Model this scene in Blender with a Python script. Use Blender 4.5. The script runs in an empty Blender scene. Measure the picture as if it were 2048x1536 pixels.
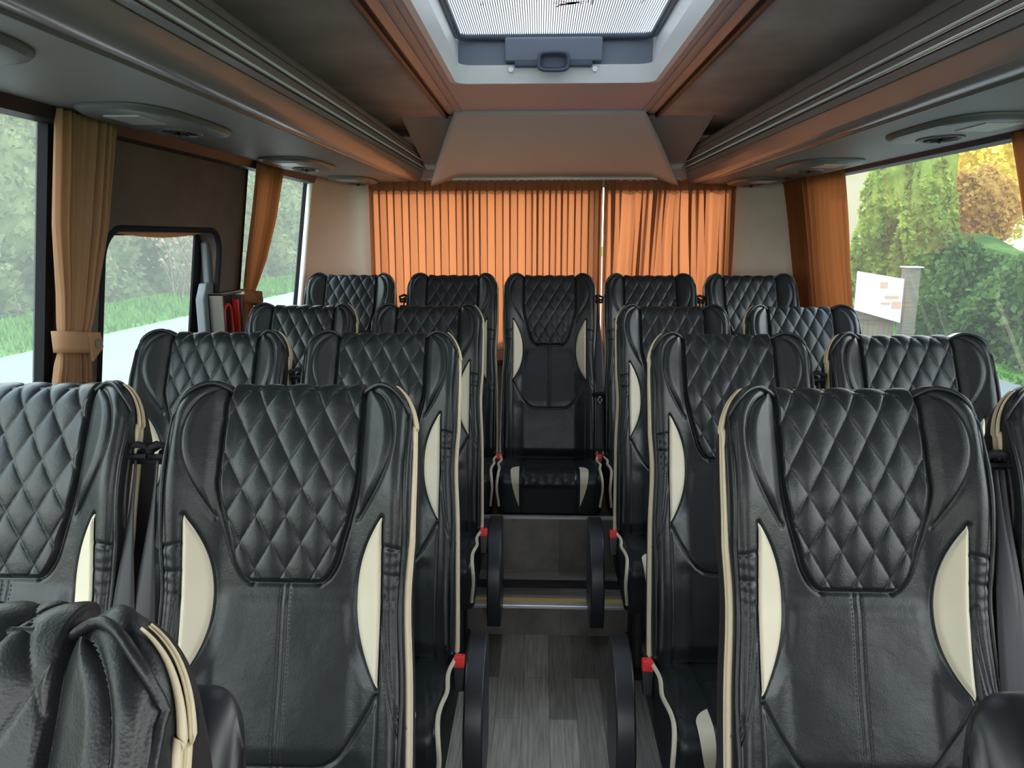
import bpy, math, random
import numpy as np
from math import sin, cos, pi, sqrt, radians, atan2, asin
random.seed(7); rng = np.random.default_rng(7)
C = bpy.context.scene.collection
scn = bpy.context.scene

# ------------------------------------------------------------------ helpers
def mesh(name, verts, faces, mat=None, parent=None, smooth=True, mats=None, midx=None):
    me = bpy.data.meshes.new(name)
    me.from_pydata([tuple(map(float, v)) for v in verts], [], [tuple(int(i) for i in f) for f in faces])
    me.validate(); me.update()
    if smooth:
        me.polygons.foreach_set('use_smooth', [True]*len(me.polygons))
    o = bpy.data.objects.new(name, me); C.objects.link(o)
    if mats:
        for m in mats: me.materials.append(m)
        me.polygons.foreach_set('material_index', midx)
    elif mat: me.materials.append(mat)
    if parent: o.parent = parent
    return o

class MB:
    def __init__(s): s.v = []; s.f = []
    def add(s, v, f):
        n = len(s.v); s.v += [tuple(p) for p in v]; s.f += [tuple(i+n for i in q) for q in f]; return s
    def box(s, x0, x1, y0, y1, z0, z1):
        v = [(x,y,z) for z in (z0,z1) for y in (y0,y1) for x in (x0,x1)]
        return s.add(v, [(0,2,3,1),(4,5,7,6),(0,1,5,4),(2,6,7,3),(0,4,6,2),(1,3,7,5)])
    def grid(s, P, closed_u=False, closed_v=False):
        n, m = len(P), len(P[0])
        v = [tuple(p) for r in P for p in r]; f = []
        for i in range(n if closed_u else n-1):
            for j in range(m if closed_v else m-1):
                a=i*m+j; b=i*m+(j+1)%m; c=((i+1)%n)*m+(j+1)%m; d=((i+1)%n)*m+j
                f.append((a,b,c,d))
        return s.add(v, f)
    def tube(s, path, r, seg=8, closed=False, caps=True):
        path = [np.array(p, float) for p in path]; n = len(path); rows = []
        u = None
        for i,p in enumerate(path):
            a = path[(i-1)%n] if (closed or i>0) else p
            b = path[(i+1)%n] if (closed or i<n-1) else p
            t = b-a; t = t/(np.linalg.norm(t)+1e-9)
            if u is None:
                ref = np.array([0.,0.,1.]) if abs(t[2])<.8 else np.array([0.,1.,0.]); u = np.cross(t, ref)
            else: u = u-t*np.dot(u,t)
            u = u/(np.linalg.norm(u)+1e-9); w = np.cross(u, t)
            rr = r[i] if hasattr(r,'__len__') else r
            rows.append([p+rr*(cos(2*pi*k/seg)*u+sin(2*pi*k/seg)*w) for k in range(seg)])
        base = len(s.v)
        s.grid(rows, closed_u=closed, closed_v=True)
        if caps and not closed:
            s.f.append(tuple(base+k for k in range(seg))); s.f.append(tuple(base+(n-1)*seg+k for k in reversed(range(seg))))
        return s
    def prism(s, poly, axis, a0, a1):
        # poly: 2D points; axis 'x': (y,z), 'y': (x,z), 'z': (x,y)
        def P(p, a): return {'x':(a,p[0],p[1]),'y':(p[0],a,p[1]),'z':(p[0],p[1],a)}[axis]
        n = len(poly); v = [P(p,a0) for p in poly]+[P(p,a1) for p in poly]
        f = [(i,(i+1)%n,n+(i+1)%n,n+i) for i in range(n)]
        f.append(tuple(reversed(range(n)))); f.append(tuple(range(n,2*n)))
        return s.add(v,f)
    def build(s, name, mat, parent=None, smooth=False, bevel=0, seg=2):
        o = mesh(name, s.v, s.f, mat, parent, smooth)
        if bevel:
            b = o.modifiers.new('b','BEVEL'); b.width = bevel; b.segments = seg; b.limit_method='ANGLE'; b.angle_limit=radians(40)
            o.data.polygons.foreach_set('use_smooth',[True]*len(o.data.polygons))
            w = o.modifiers.new('w','WEIGHTED_NORMAL'); w.keep_sharp=False
        return o

def sharp(o, ang=35):
    o.data.polygons.foreach_set('use_smooth',[True]*len(o.data.polygons))
    try: o.data.set_sharp_from_angle(angle=radians(ang))
    except Exception: pass
    return o

def tag(o, label=None, cat=None, group=None, kind=None):
    if label: o['label'] = label
    if cat: o['category'] = cat
    if group: o['group'] = group
    if kind: o['kind'] = kind
    return o
def empty(name, loc=(0,0,0)):
    o = bpy.data.objects.new(name, None); C.objects.link(o); o.location = loc; o.empty_display_size=.05; return o
def struct(o): o['kind'] = 'structure'; return o
def sm(a, b, x):
    t = np.clip((x-a)/(b-a), 0, 1); return t*t*(3-2*t)

# ------------------------------------------------------------------ materials
class NT:
    def __init__(s, name):
        s.m = bpy.data.materials.new(name); s.m.use_nodes = True; s.t = s.m.node_tree
        s.t.nodes.clear(); s.out = s.n('ShaderNodeOutputMaterial')
    def n(s, typ, **kw):
        x = s.t.nodes.new(typ)
        for k,v in kw.items():
            if k.startswith('i_'): x.inputs[k[2:].replace('_',' ')].default_value = v
            else: setattr(x, k, v)
        return x
    def l(s, a, b): s.t.links.new(a, b)
def c4(c): return (c[0], c[1], c[2], 1)
def pbr(name, col, rough=.5, metal=0, spec=.5, noise=None, bump=None, col2=None, coord='Object', coat=0, sheen=0):
    """noise=(scale, stretch xyz) mixes col and col2; bump=(scale, strength, distance)"""
    t = NT(name); p = t.n('ShaderNodeBsdfPrincipled')
    p.inputs['Base Color'].default_value = c4(col); p.inputs['Roughness'].default_value = rough
    p.inputs['Metallic'].default_value = metal; p.inputs['Specular IOR Level'].default_value = spec
    p.inputs['Coat Weight'].default_value = coat; p.inputs['Sheen Weight'].default_value = sheen
    tc = t.n('ShaderNodeTexCoord')
    if noise and col2:
        mp = t.n('ShaderNodeMapping'); mp.inputs['Scale'].default_value = noise[1]
        t.l(tc.outputs[coord], mp.inputs[0])
        nz = t.n('ShaderNodeTexNoise'); nz.inputs['Scale'].default_value = noise[0]; nz.inputs['Detail'].default_value = 5
        t.l(mp.outputs[0], nz.inputs['Vector'])
        r = t.n('ShaderNodeMapRange'); r.inputs[1].default_value=.35; r.inputs[2].default_value=.65
        t.l(nz.outputs[0], r.inputs[0])
        mx = t.n('ShaderNodeMix', data_type='RGBA'); mx.inputs[6].default_value=c4(col); mx.inputs[7].default_value=c4(col2)
        t.l(r.outputs[0], mx.inputs[0]); t.l(mx.outputs[2], p.inputs['Base Color'])
    if bump:
        nb = t.n('ShaderNodeTexNoise'); nb.inputs['Scale'].default_value = bump[0]; nb.inputs['Detail'].default_value=3
        t.l(tc.outputs[coord], nb.inputs['Vector'])
        b = t.n('ShaderNodeBump'); b.inputs['Strength'].default_value=bump[1]; b.inputs['Distance'].default_value=bump[2]
        t.l(nb.outputs[0], b.inputs['Height']); t.l(b.outputs[0], p.inputs['Normal'])
    t.l(p.outputs[0], t.out.inputs[0]); return t.m

def leather():
    t = NT('black_leather'); p = t.n('ShaderNodeBsdfPrincipled')
    p.inputs['Base Color'].default_value=(.009,.0115,.0135,1); p.inputs['Roughness'].default_value=.40
    p.inputs['Specular IOR Level'].default_value=.46
    tc = t.n('ShaderNodeTexCoord')
    v = t.n('ShaderNodeTexVoronoi'); v.inputs['Scale'].default_value=420
    n = t.n('ShaderNodeTexNoise'); n.inputs['Scale'].default_value=28; n.inputs['Detail'].default_value=4
    t.l(tc.outputs['Object'], v.inputs['Vector']); t.l(tc.outputs['Object'], n.inputs['Vector'])
    b1 = t.n('ShaderNodeBump'); b1.inputs['Strength'].default_value=.25; b1.inputs['Distance'].default_value=.0006
    b2 = t.n('ShaderNodeBump'); b2.inputs['Strength'].default_value=.35; b2.inputs['Distance'].default_value=.004
    t.l(v.outputs['Distance'], b1.inputs['Height']); t.l(n.outputs[0], b2.inputs['Height'])
    t.l(b1.outputs[0], b2.inputs['Normal']); t.l(b2.outputs[0], p.inputs['Normal'])
    r = t.n('ShaderNodeMapRange'); r.inputs[3].default_value=.33; r.inputs[4].default_value=.48
    t.l(n.outputs[0], r.inputs[0]); t.l(r.outputs[0], p.inputs['Roughness'])
    t.l(p.outputs[0], t.out.inputs[0]); return t.m

def curtain_mat(name, col, tcol, trans=.5):
    t = NT(name); d = t.n('ShaderNodeBsdfDiffuse'); tr = t.n('ShaderNodeBsdfTranslucent')
    tc = t.n('ShaderNodeTexCoord'); w = t.n('ShaderNodeTexNoise'); w.inputs['Scale'].default_value=260; w.inputs['Detail'].default_value=2
    t.l(tc.outputs['Object'], w.inputs['Vector'])
    for b, c in ((d, col), (tr, tcol)):
        mx = t.n('ShaderNodeMix', data_type='RGBA'); mx.inputs[6].default_value=c4([k*.85 for k in c]); mx.inputs[7].default_value=c4(c)
        t.l(w.outputs[0], mx.inputs[0]); t.l(mx.outputs[2], b.inputs[0])
    bp = t.n('ShaderNodeBump'); bp.inputs['Strength'].default_value=.2; bp.inputs['Distance'].default_value=.001
    t.l(w.outputs[0], bp.inputs['Height']); t.l(bp.outputs[0], d.inputs['Normal'])
    m = t.n('ShaderNodeMixShader'); m.inputs[0].default_value=trans
    t.l(d.outputs[0], m.inputs[1]); t.l(tr.outputs[0], m.inputs[2]); t.l(m.outputs[0], t.out.inputs[0]); return t.m

def glass_mat(name, tint=(.93,.97,.94), refl=.10, haze=.0):
    t = NT(name); tr = t.n('ShaderNodeBsdfTransparent'); tr.inputs[0].default_value=c4(tint)
    g = t.n('ShaderNodeBsdfGlossy'); g.inputs['Roughness'].default_value=.02
    fr = t.n('ShaderNodeFresnel'); fr.inputs[0].default_value=1.45
    ma = t.n('ShaderNodeMath', operation='MULTIPLY'); ma.inputs[1].default_value=refl*2.2; ma.use_clamp=True
    t.l(fr.outputs[0], ma.inputs[0])
    m = t.n('ShaderNodeMixShader'); t.l(ma.outputs[0], m.inputs[0]); t.l(tr.outputs[0], m.inputs[1]); t.l(g.outputs[0], m.inputs[2])
    last = m
    if haze:
        df = t.n('ShaderNodeBsdfTranslucent'); df.inputs[0].default_value=(.9,.95,.9,1)
        m2 = t.n('ShaderNodeMixShader'); m2.inputs[0].default_value=haze
        t.l(m.outputs[0], m2.inputs[1]); t.l(df.outputs[0], m2.inputs[2]); last = m2
    t.l(last.outputs[0], t.out.inputs[0]); return t.m

def hatch_glass():
    t = NT('printed_hatch_glass'); tc = t.n('ShaderNodeTexCoord')
    w = t.n('ShaderNodeTexWave', wave_type='BANDS', bands_direction='X'); w.inputs['Scale'].default_value=42
    t.l(tc.outputs['Object'], w.inputs['Vector'])
    r = t.n('ShaderNodeValToRGB'); r.color_ramp.elements[0].position=.16; r.color_ramp.elements[1].position=.36
    r.color_ramp.elements[0].color=(.02,.02,.02,1); r.color_ramp.elements[1].color=(.58,.58,.58,1)
    t.l(w.outputs[0], r.inputs[0])
    a = t.n('ShaderNodeBsdfTranslucent'); b = t.n('ShaderNodeBsdfTransparent')
    t.l(r.outputs[0], a.inputs[0]); t.l(r.outputs[0], b.inputs[0])
    m = t.n('ShaderNodeMixShader'); m.inputs[0].default_value=.5
    t.l(a.outputs[0], m.inputs[1]); t.l(b.outputs[0], m.inputs[2]); t.l(m.outputs[0], t.out.inputs[0]); return t.m

def plank_mat(name, rot=0, k=1.9):
    t = NT(name); p = t.n('ShaderNodeBsdfPrincipled'); p.inputs['Roughness'].default_value=.42
    tc = t.n('ShaderNodeTexCoord'); mp = t.n('ShaderNodeMapping'); mp.inputs['Rotation'].default_value=(0,0,rot); mp.inputs['Location'].default_value=(.3,.047,0)
    t.l(tc.outputs['Object'], mp.inputs[0])
    br = t.n('ShaderNodeTexBrick'); br.offset=.37; br.inputs['Scale'].default_value=1
    br.inputs['Brick Width'].default_value=.62; br.inputs['Row Height'].default_value=.088
    br.inputs['Mortar Size'].default_value=.0006; br.inputs['Bias'].default_value=0
    br.inputs['Color1'].default_value=(.075*k,.067*k,.058*k,1); br.inputs['Color2'].default_value=(.21*k,.19*k,.165*k,1); br.inputs['Mortar'].default_value=(.05*k,.045*k,.04*k,1)
    t.l(mp.outputs[0], br.inputs[0])
    mp2 = t.n('ShaderNodeMapping'); mp2.inputs['Scale'].default_value=(1.2,24,1); t.l(mp.outputs[0], mp2.inputs[0])
    nz = t.n('ShaderNodeTexNoise'); nz.inputs['Scale'].default_value=5; nz.inputs['Detail'].default_value=8; nz.inputs['Roughness'].default_value=.65
    t.l(mp2.outputs[0], nz.inputs['Vector'])
    rr = t.n('ShaderNodeMapRange'); rr.inputs[1].default_value=.3; rr.inputs[2].default_value=.7; rr.inputs[3].default_value=.55; rr.inputs[4].default_value=1.35
    t.l(nz.outputs[0], rr.inputs[0])
    mx = t.n('ShaderNodeMix', data_type='RGBA', blend_type='MULTIPLY'); mx.inputs[0].default_value=1
    t.l(br.outputs[0], mx.inputs[6]); t.l(rr.outputs[0], mx.inputs[7]); t.l(mx.outputs[2], p.inputs['Base Color'])
    t.l(p.outputs[0], t.out.inputs[0]); return t.m

def leaf_mat(name, ca, cb, cc, scale=.6, trans=.35):
    t = NT(name); tc = t.n('ShaderNodeTexCoord'); nz = t.n('ShaderNodeTexNoise'); nz.inputs['Scale'].default_value=scale; nz.inputs['Detail'].default_value=6
    nz.inputs['Roughness'].default_value=.7
    t.l(tc.outputs['Object'], nz.inputs['Vector'])
    r = t.n('ShaderNodeValToRGB'); e = r.color_ramp.elements; e[0].position=.36; e[0].color=c4(ca); e[1].position=.64; e[1].color=c4(cc)
    x = e.new(.5); x.color=c4(cb); t.l(nz.outputs[0], r.inputs[0])
    d = t.n('ShaderNodeBsdfDiffuse'); tr = t.n('ShaderNodeBsdfTranslucent'); t.l(r.outputs[0], d.inputs[0]); t.l(r.outputs[0], tr.inputs[0])
    m = t.n('ShaderNodeMixShader'); m.inputs[0].default_value=trans
    t.l(d.outputs[0], m.inputs[1]); t.l(tr.outputs[0], m.inputs[2]); t.l(m.outputs[0], t.out.inputs[0]); return t.m

M = dict(
 leather=leather(),
 cream=pbr('cream_leather',(.62,.55,.42),.45,bump=(180,.2,.0006)),
 cream2=pbr('cream_tan_piping',(.56,.47,.33),.45,bump=(180,.2,.0006)),
 piping=pbr('tan_piping',(.50,.40,.25),.5,bump=(300,.2,.0005)),
 thread=pbr('grey_thread',(.05,.055,.06),.6),
 plastic=pbr('black_plastic',(.018,.019,.024),.38,bump=(600,.15,.0004)),
 shell=pbr('brown_black_back_shell',(.022,.016,.018),.5),
 webbing=pbr('black_webbing',(.022,.021,.027),.6,bump=(700,.3,.0005)),
 red=pbr('red_plastic',(.75,.03,.03),.35),
 steel=pbr('steel',(.6,.6,.6),.25,metal=1),
 ceil=pbr('brown_suede_ceiling',(.66,.60,.56),.62,noise=(3.5,(1,1,1)),col2=(.48,.42,.38),bump=(240,.3,.0008)),
 centre=pbr('mauve_ceiling_vinyl',(.52,.42,.43),.42,bump=(300,.15,.0005)),
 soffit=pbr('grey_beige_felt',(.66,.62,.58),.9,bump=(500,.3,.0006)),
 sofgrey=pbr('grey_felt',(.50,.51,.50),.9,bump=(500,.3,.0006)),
 beige=pbr('beige_pillar_vinyl',(.56,.48,.40),.5,noise=(4,(1,1,1)),col2=(.50,.42,.35),bump=(300,.15,.0005)),
 white=pbr('white_plastic',(.88,.88,.86),.35),
 rack=pbr('mauve_brown_rack',(.20,.175,.18),.36,spec=.7,coat=.35,bump=(300,.1,.0004)),
 rackline=pbr('dark_groove',(.012,.010,.012),.5),
 under=pbr('rack_underside_grey',(.17,.175,.155),.5,bump=(300,.15,.0005)),
 service=pbr('service_panel_grey',(.12,.13,.125),.4),
 lens=pbr('milky_lens',(.42,.43,.40),.3),
 chrome=pbr('satin_aluminium',(.85,.84,.82),.3,metal=.15),
 walldark=pbr('dark_brown_suede_wall',(.085,.065,.058),.7,noise=(6,(1,1,1)),col2=(.06,.046,.04),bump=(240,.4,.001)),
 gasket=pbr('black_rubber',(.010,.010,.012),.75,spec=.15),
 bluegrey=pbr('blue_grey_plastic',(.17,.20,.25),.4),
 darkblue=pbr('dark_blue_grey_plastic',(.07,.085,.125),.35),
 handlegrey=pbr('grey_metal_cover',(.11,.13,.145),.45),
 trimc=pbr('copper_brown_trim',(.36,.28,.26),.28),
 trimb=pbr('grey_brown_trim',(.36,.31,.31),.35),
 trimd=pbr('dark_trim',(.025,.02,.025),.35),
 yellow=pbr('yellow_strip',(.55,.38,.12),.5),
 alu=pbr('bright_aluminium_edge',(.80,.82,.85),.3,metal=.6),
 floor=plank_mat('grey_wood_plank_vinyl', rot=pi/2),
 plankx=plank_mat('grey_wood_plank_vinyl_across', rot=0, k=1.2),
 orange=curtain_mat('sheer_orange',(.52,.24,.12),(.43,.150,.060),.58),
 ochre=curtain_mat('ochre_curtain',(.36,.21,.12),(.32,.15,.07),.28),
 rust=curtain_mat('rust_curtain',(.25,.10,.045),(.34,.11,.035),.28),
 glass=glass_mat('window_glass',(.93,.97,.94),.065,.025),
 glassL=glass_mat('hazy_window_glass',(.90,.97,.91),.10,.10),
 hatch=hatch_glass(),
)

# ------------------------------------------------------------------ camera
f = 1500.; VX, VY = 1080., 474.
d = np.array([(VX-1024)/f, (768-VY)/f, -1.]); d /= np.linalg.norm(d)
psi = asin(d[0]); pitch = atan2(d[1], -d[2])
cam = bpy.data.objects.new('camera', bpy.data.cameras.new('camera')); C.objects.link(cam)
cam.data.sensor_width = 36; cam.data.sensor_fit='HORIZONTAL'; cam.data.lens = f/2048*36; cam.data.clip_start=.02; cam.data.clip_end=500
cam.location = (0,0,1.52); cam.rotation_euler = (pi/2-pitch, 0, psi)
cam.data.dof.use_dof = False
scn.camera = cam

# ------------------------------------------------------------------ seat surface
HB, HW, RT, RS, TILT, ZH = .868, .215, .038, .032, radians(17), .42
A0, B0 = .053, .092
def w_cres(a): return .046*np.clip(1-np.abs((a-.363)/.140)**2.2, 0, 1)
def hwq(a):
    base = .123 - .036*sm(.15,.34,a)
    q = np.clip((a-.285)/.056,0,1)
    return base - .036*(1-np.sqrt(np.clip(1-q*q,0,1)))
def xo(a):
    lo = .124+.060*np.sqrt(np.clip(1-((.085-a)/.085)**2,0,1))
    hi = .124+.060*np.cos(pi/2*np.clip((a-.085)/.145,0,1))**1.0
    return np.where(a<.085, lo, hi)
def Zt(s):
    ear = .013*sm(.115,.15,s)
    q = np.clip((s-.15)/(HW-.15+.0005),0,1)
    return HB + ear - .105*(1-np.sqrt(np.clip(1-q*q,0,1)))
def halfw(z):      # gentle waist
    return HW + .006*sm(.45,.0,z) - .008*np.exp(-((z-.5)/.1)**2)
aa = np.linspace(0,1,40)
def pl(xs, az): return np.stack([np.array(xs)*np.ones_like(az), HB-az], 1)
SEAMS = []   # (polyline, width, depth)
a_ = np.linspace(-.03,.34,60); SEAMS.append((np.stack([hwq(np.maximum(a_,0)),HB-a_],1), .0035, .0055))
SEAMS.append((np.array([[0,HB-.34],[hwq(np.array([.34]))[0],HB-.34]]), .0035,.0055))
a_ = np.linspace(.002,.23,50); SEAMS.append((np.stack([xo(a_),HB-a_],1), .0032,.0045))
a_ = np.linspace(.223,.503,50); SEAMS.append((np.stack([.170-w_cres(a_),HB-a_],1), .003,.004))
SEAMS.append((np.array([[.170,HB-.225],[.170,HB-.5],[.168,0.0]]), .003,.0045))
bowl = [[.168,HB-.515],[.160,HB-.53],[.140,HB-.565],[.118,HB-.600],[.100,HB-.622],[.080,HB-.634],[.06,HB-.637],[0,HB-.637]]
SEAMS.append((np.array(bowl), .0035,.006))
SEAMS.append((np.array([[.0055,HB-.345],[.0055,HB-.635]]), .0022,.0025))
arc1 = [[.172,HB-.36],[.176,HB-.42],[.183,HB-.48],[.193,HB-.53],[.205,HB-.565],[.212,HB-.58]]
SEAMS.append((np.array(arc1), .0022,.0028)); SEAMS.append((np.array(arc1)+[.0055,.006], .0022,.0028))
SEAMS.append((np.array([[.172,HB-.272],[.213,HB-.280]]), .003,.0035))
SEAMS.append((np.array([[.172,HB-.318],[.200,HB-.321]]), .004,.002))
def segdist(px, pz, L):
    best = np.full(px.shape, 9.)
    for (x0,z0),(x1,z1) in zip(L[:-1], L[1:]):
        dx,dz = x1-x0, z1-z0; q = np.clip(((px-x0)*dx+(pz-z0)*dz)/(dx*dx+dz*dz+1e-12),0,1)
        best = np.minimum(best, np.hypot(px-x0-q*dx, pz-z0-q*dz))
    return best
def relief(x, tau):
    s = np.abs(x); h = np.zeros_like(s); a = HB-tau
    for L,w,dep in SEAMS:
        h -= dep*np.exp(-(segdist(s,tau,L)/w)**2)
    # rim seam parallel to the outline
    e = np.minimum(halfw(tau)-s, (Zt(s)-tau)*np.where(s>.15,.75,1)+.012)
    h -= np.where((s>.12), .003*np.exp(-((e-.013)/.0025)**2), 0)
    # lumbar panel swell inside the hourglass
    inside = sm(0,.03,(.17-w_cres(a))-s)*sm(.345,.38,a)*sm(.637,.60,a)
    h += .005*inside
    # wrinkles on bolster
    wr = sm(.172,.182,s)*sm(.213,.203,s)*sm(.26,.28,a)*sm(.42,.34,a)
    h += .0005*np.sin(a*330+s*60+1.3*np.sin(x*90))*wr
    h += .0007*np.sin(x*55+2)*np.sin(tau*31)
    return h
def P(x, tau, off=0.):
    x, tau = np.asarray(x,float), np.asarray(tau,float)
    s = np.abs(x); zt = Zt(s); zr = zt-RT
    over = np.maximum(tau-zr,0); phi = np.minimum(over/RT, pi/2); ext = np.maximum(over-RT*pi/2,0)
    zz = np.minimum(tau,zr)+RT*np.sin(phi); a = HB-zz
    wing = .044*sm(.10,.205,s)*sm(.36,.16,a)
    bol = .040*sm(.11,.20,s)*sm(.16,.38,a)
    D = .036 + wing + bol + .010*np.sin(np.clip(a/.36,0,1)*pi) + .020*np.exp(-((a-.66)/.16)**2) - .02*sm(.20,0,a)
    D -= .018*sm(.05,.0,zz)
    e = np.clip(halfw(np.minimum(tau,.6))-s,0,RS); drop = RS-np.sqrt(np.maximum(RS**2-(RS-e)**2,0))
    dd = D-drop-RT*(1-np.cos(phi))-ext
    h = relief(x, tau)+off
    dd = dd + h*np.cos(phi); zz = zz + h*np.sin(phi)
    xx = x*1.0
    return np.stack([xx, -dd*cos(TILT)+zz*sin(TILT), zz*cos(TILT)+dd*sin(TILT)+ZH], -1)
def bk(x, dd, zz): return (x, -dd*cos(TILT)+zz*sin(TILT), zz*cos(TILT)+dd*sin(TILT)+ZH)

def patch(name, X, T, mat, off, skip=None):
    V = P(X, T, off); n,m = X.shape
    idx = np.arange(n*m).reshape(n,m)
    F = np.stack([idx[:-1,:-1],idx[:-1,1:],idx[1:,1:],idx[1:,:-1]],-1).reshape(-1,4)
    return mesh(name, V.reshape(-1,3), F, mat)

PR = {}
def reg(o): PR[o.name] = o; return o
def make_back():
    NX, NT_ = 190, 270
    sgrid = np.linspace(-1,1,NX); sg = np.sign(sgrid)*(np.abs(sgrid)*.72+.28*np.sin(np.abs(sgrid)*pi/2))
    tg = np.linspace(0,1,NT_)
    S, T = np.meshgrid(sg, tg)
    X = S*halfw(T*.85)
    tmax = Zt(np.abs(X))-RT+RT*pi/2
    TA = T*tmax
    V = P(X, TA); n,m = X.shape
    idx = np.arange(n*m).reshape(n,m)
    F = [tuple(q) for q in np.stack([idx[:-1,:-1],idx[:-1,1:],idx[1:,1:],idx[1:,:-1]],-1).reshape(-1,4)]
    V = V.reshape(-1,3)
    return mesh('backrest', V, F, M['leather']), V.reshape(n,m,3)
back, BG = make_back(); reg(back)
# back shell: extrude the outline backwards
def shell():
    n,m,_ = BG.shape
    loop = [tuple(BG[0,j]) for j in range(0,m,3)] + [tuple(BG[i,m-1]) for i in range(0,n,4)] + [tuple(BG[n-1,j]) for j in range(m-1,-1,-2)] + [tuple(BG[i,0]) for i in range(n-1,-1,-4)]
    L = []
    for p in loop:
        if not L or np.linalg.norm(np.array(L[-1])-np.array(p))>1e-4: L.append(p)
    L = np.array(L)
    # to back-plane frame
    def inv(p):
        y,z = p[1], p[2]-ZH; return np.array([p[0], -y*cos(TILT)+z*sin(TILT), y*sin(TILT)+z*cos(TILT)])
    Q = np.array([inv(p) for p in L]); cx, cz = 0, .43
    rows = [L]
    for t,sc in ((-.012,1.0),(-.03,1.0),(-.055,.99),(-.070,.965),(-.078,.92)):
        R = []
        for q in Q:
            dd = t if t< q[1]-.004 else q[1]-.004
            tf = float(sm(.60,.84,np.array(q[2]))); dn = (-t-.006)*1.5*tf
            R.append(bk(cx+(q[0]-cx)*sc, dd*(1-.25*tf) if dd<0 else dd, cz+(q[2]-cz)*sc-dn))
        rows.append(np.array(R))
    k = len(L); V = np.vstack(rows); Fc = []
    for r in range(len(rows)-1):
        for i in range(k):
            j=(i+1)%k; Fc.append((r*k+i, r*k+j, (r+1)*k+j, (r+1)*k+i))
    Fc.append(tuple((len(rows)-1)*k+i for i in range(k)))
    return mesh('back_shell', V, Fc, M['shell'])
reg(shell())
def quilt():
    nb, na = 210, 130
    b = np.linspace(0,1,nb); a = .3385 - b*(.3385+.030); tau = HB-a
    A = np.linspace(-1,1,na); AA, TT = np.meshgrid(A, tau); hw = hwq(np.maximum(HB-TT,0))-.0012
    X = AA*hw; a2 = HB-TT
    u = X/A0 + (TT)/B0; v = X/A0 - (TT)/B0
    q = np.clip(np.abs(np.sin(pi*u))*np.abs(np.sin(pi*v)),0,1)
    puff = .0068*q**.30
    edge = sm(0,.007,(hw-np.abs(X)))*sm(-.002,.009,.3385-a2)
    return patch('quilted_head_panel', X, TT, M['leather'], .0008+puff*edge+.003*edge)
reg(quilt())
def wingp(sg):
    nb, na = 70, 30
    a = np.linspace(.006,.222,nb); tau = HB-a
    inner = hwq(a)*0+.1235; outer = xo(a)-.001; outer = np.maximum(outer, inner+.0005)
    A = np.linspace(0,1,na)
    X = inner[:,None]+(outer-inner)[:,None]*A[None,:]; TT = np.repeat(tau[:,None],na,1)
    e = np.minimum(A[None,:],1-A[None,:])*(outer-inner)[:,None]
    off = .0006+.006*sm(0,.018,e)
    return patch('wing_panel', sg*X, TT, M['leather'], off)
reg(wingp(1)).name='wing_panel_r'; PR['wr']=bpy.data.objects['wing_panel_r']
wl = wingp(-1); PR['wl']=wl
def cres(sg):
    nb, na = 70, 14
    a = np.linspace(.2245,.5015,nb); A = np.linspace(0,1,na); w = w_cres(a)*.97
    X = (.1695-w)[:,None]+w[:,None]*A[None,:]; TT = np.repeat((HB-a)[:,None],na,1)
    e = np.minimum(A[None,:],1-A[None,:])*w[:,None]
    return patch('side_insert', sg*X, TT, M['cream'], .003+.002*sm(0,.008,e))
PR['cr'] = cres(1); PR['cl'] = cres(-1)

def edge_path(dd_off, out=.0, sg=1, z0=.02):
    """runs up one side edge of the back and round the top corner"""
    raw=[]
    for z in np.linspace(z0, Zt(np.array([HW-.001]))[0], 60):
        raw.append((halfw(np.array([min(z,.6)]))[0], z))
    for x in .15+(HW-.15)*np.sin(np.linspace(pi/2,.45,16)[1:]): raw.append((x, float(Zt(np.array([x]))[0])))
    dd=[]
    for x,z in raw:
        p=P(np.array([min(x,HW-.0005)*sg]),np.array([z]))[0]; y,zz=p[1],p[2]-ZH; dd.append(-y*cos(TILT)+zz*sin(TILT))
    dd=np.array(dd); dd=np.minimum(dd,.06); k=np.ones(21)/21; dp=np.pad(dd,10,mode='edge'); dd=np.convolve(dp,k,'valid')
    pts=[]
    for (x,z),q in zip(raw,dd): pts.append(bk(sg*(x+out), q+dd_off, z))
    return pts
def outline_path(inset=.004, up=.004):
    ss = []
    x = np.concatenate([np.linspace(0,.15,16), .15+(.07)*np.sin(np.linspace(0,pi/2,22)[1:])])
    pts=[]
    for z in np.linspace(.02,.74,45): pts.append((HW-inset, z))
    top = [(min(xx,HW-inset), Zt(np.array([xx]))[0]-.006) for xx in x[::-1] if xx<HW-inset and Zt(np.array([xx]))[0]>.75]
    half = pts+top
    full = half+[(-a,b) for a,b in half[::-1][1:]]
    out=[]
    for a,b in full:
        hw=halfw(np.array([min(b,.6)]))[0]; a2=max(-hw+inset,min(hw-inset,a))
        p=P(np.array([a2]),np.array([b]),up)[0]; out.append(tuple(p))
    return out
mb = MB(); mb.tube(outline_path(), .0042, 8); PR['edge_piping']=mb.build('edge_piping', M['leather'], smooth=True)
for sg,k in ((1,'sr'),(-1,'sl')):
    mb = MB(); rr=[.0058]*52+list(np.linspace(.0058,.0012,23)); mb.tube(edge_path(-.006,.002,sg), rr, 8); mb.tube(edge_path(-.018,.003,sg), rr, 8)
    PR[k]=mb.build('side_piping', M['cream2'], smooth=True)
    mb = MB(); mb.tube(edge_path(-.012,.0045,sg), [.0024]*52+list(np.linspace(.0024,.0006,23)), 6)
    PR[k+'z']=mb.build('tan_seam', M['piping'], smooth=True)
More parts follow.
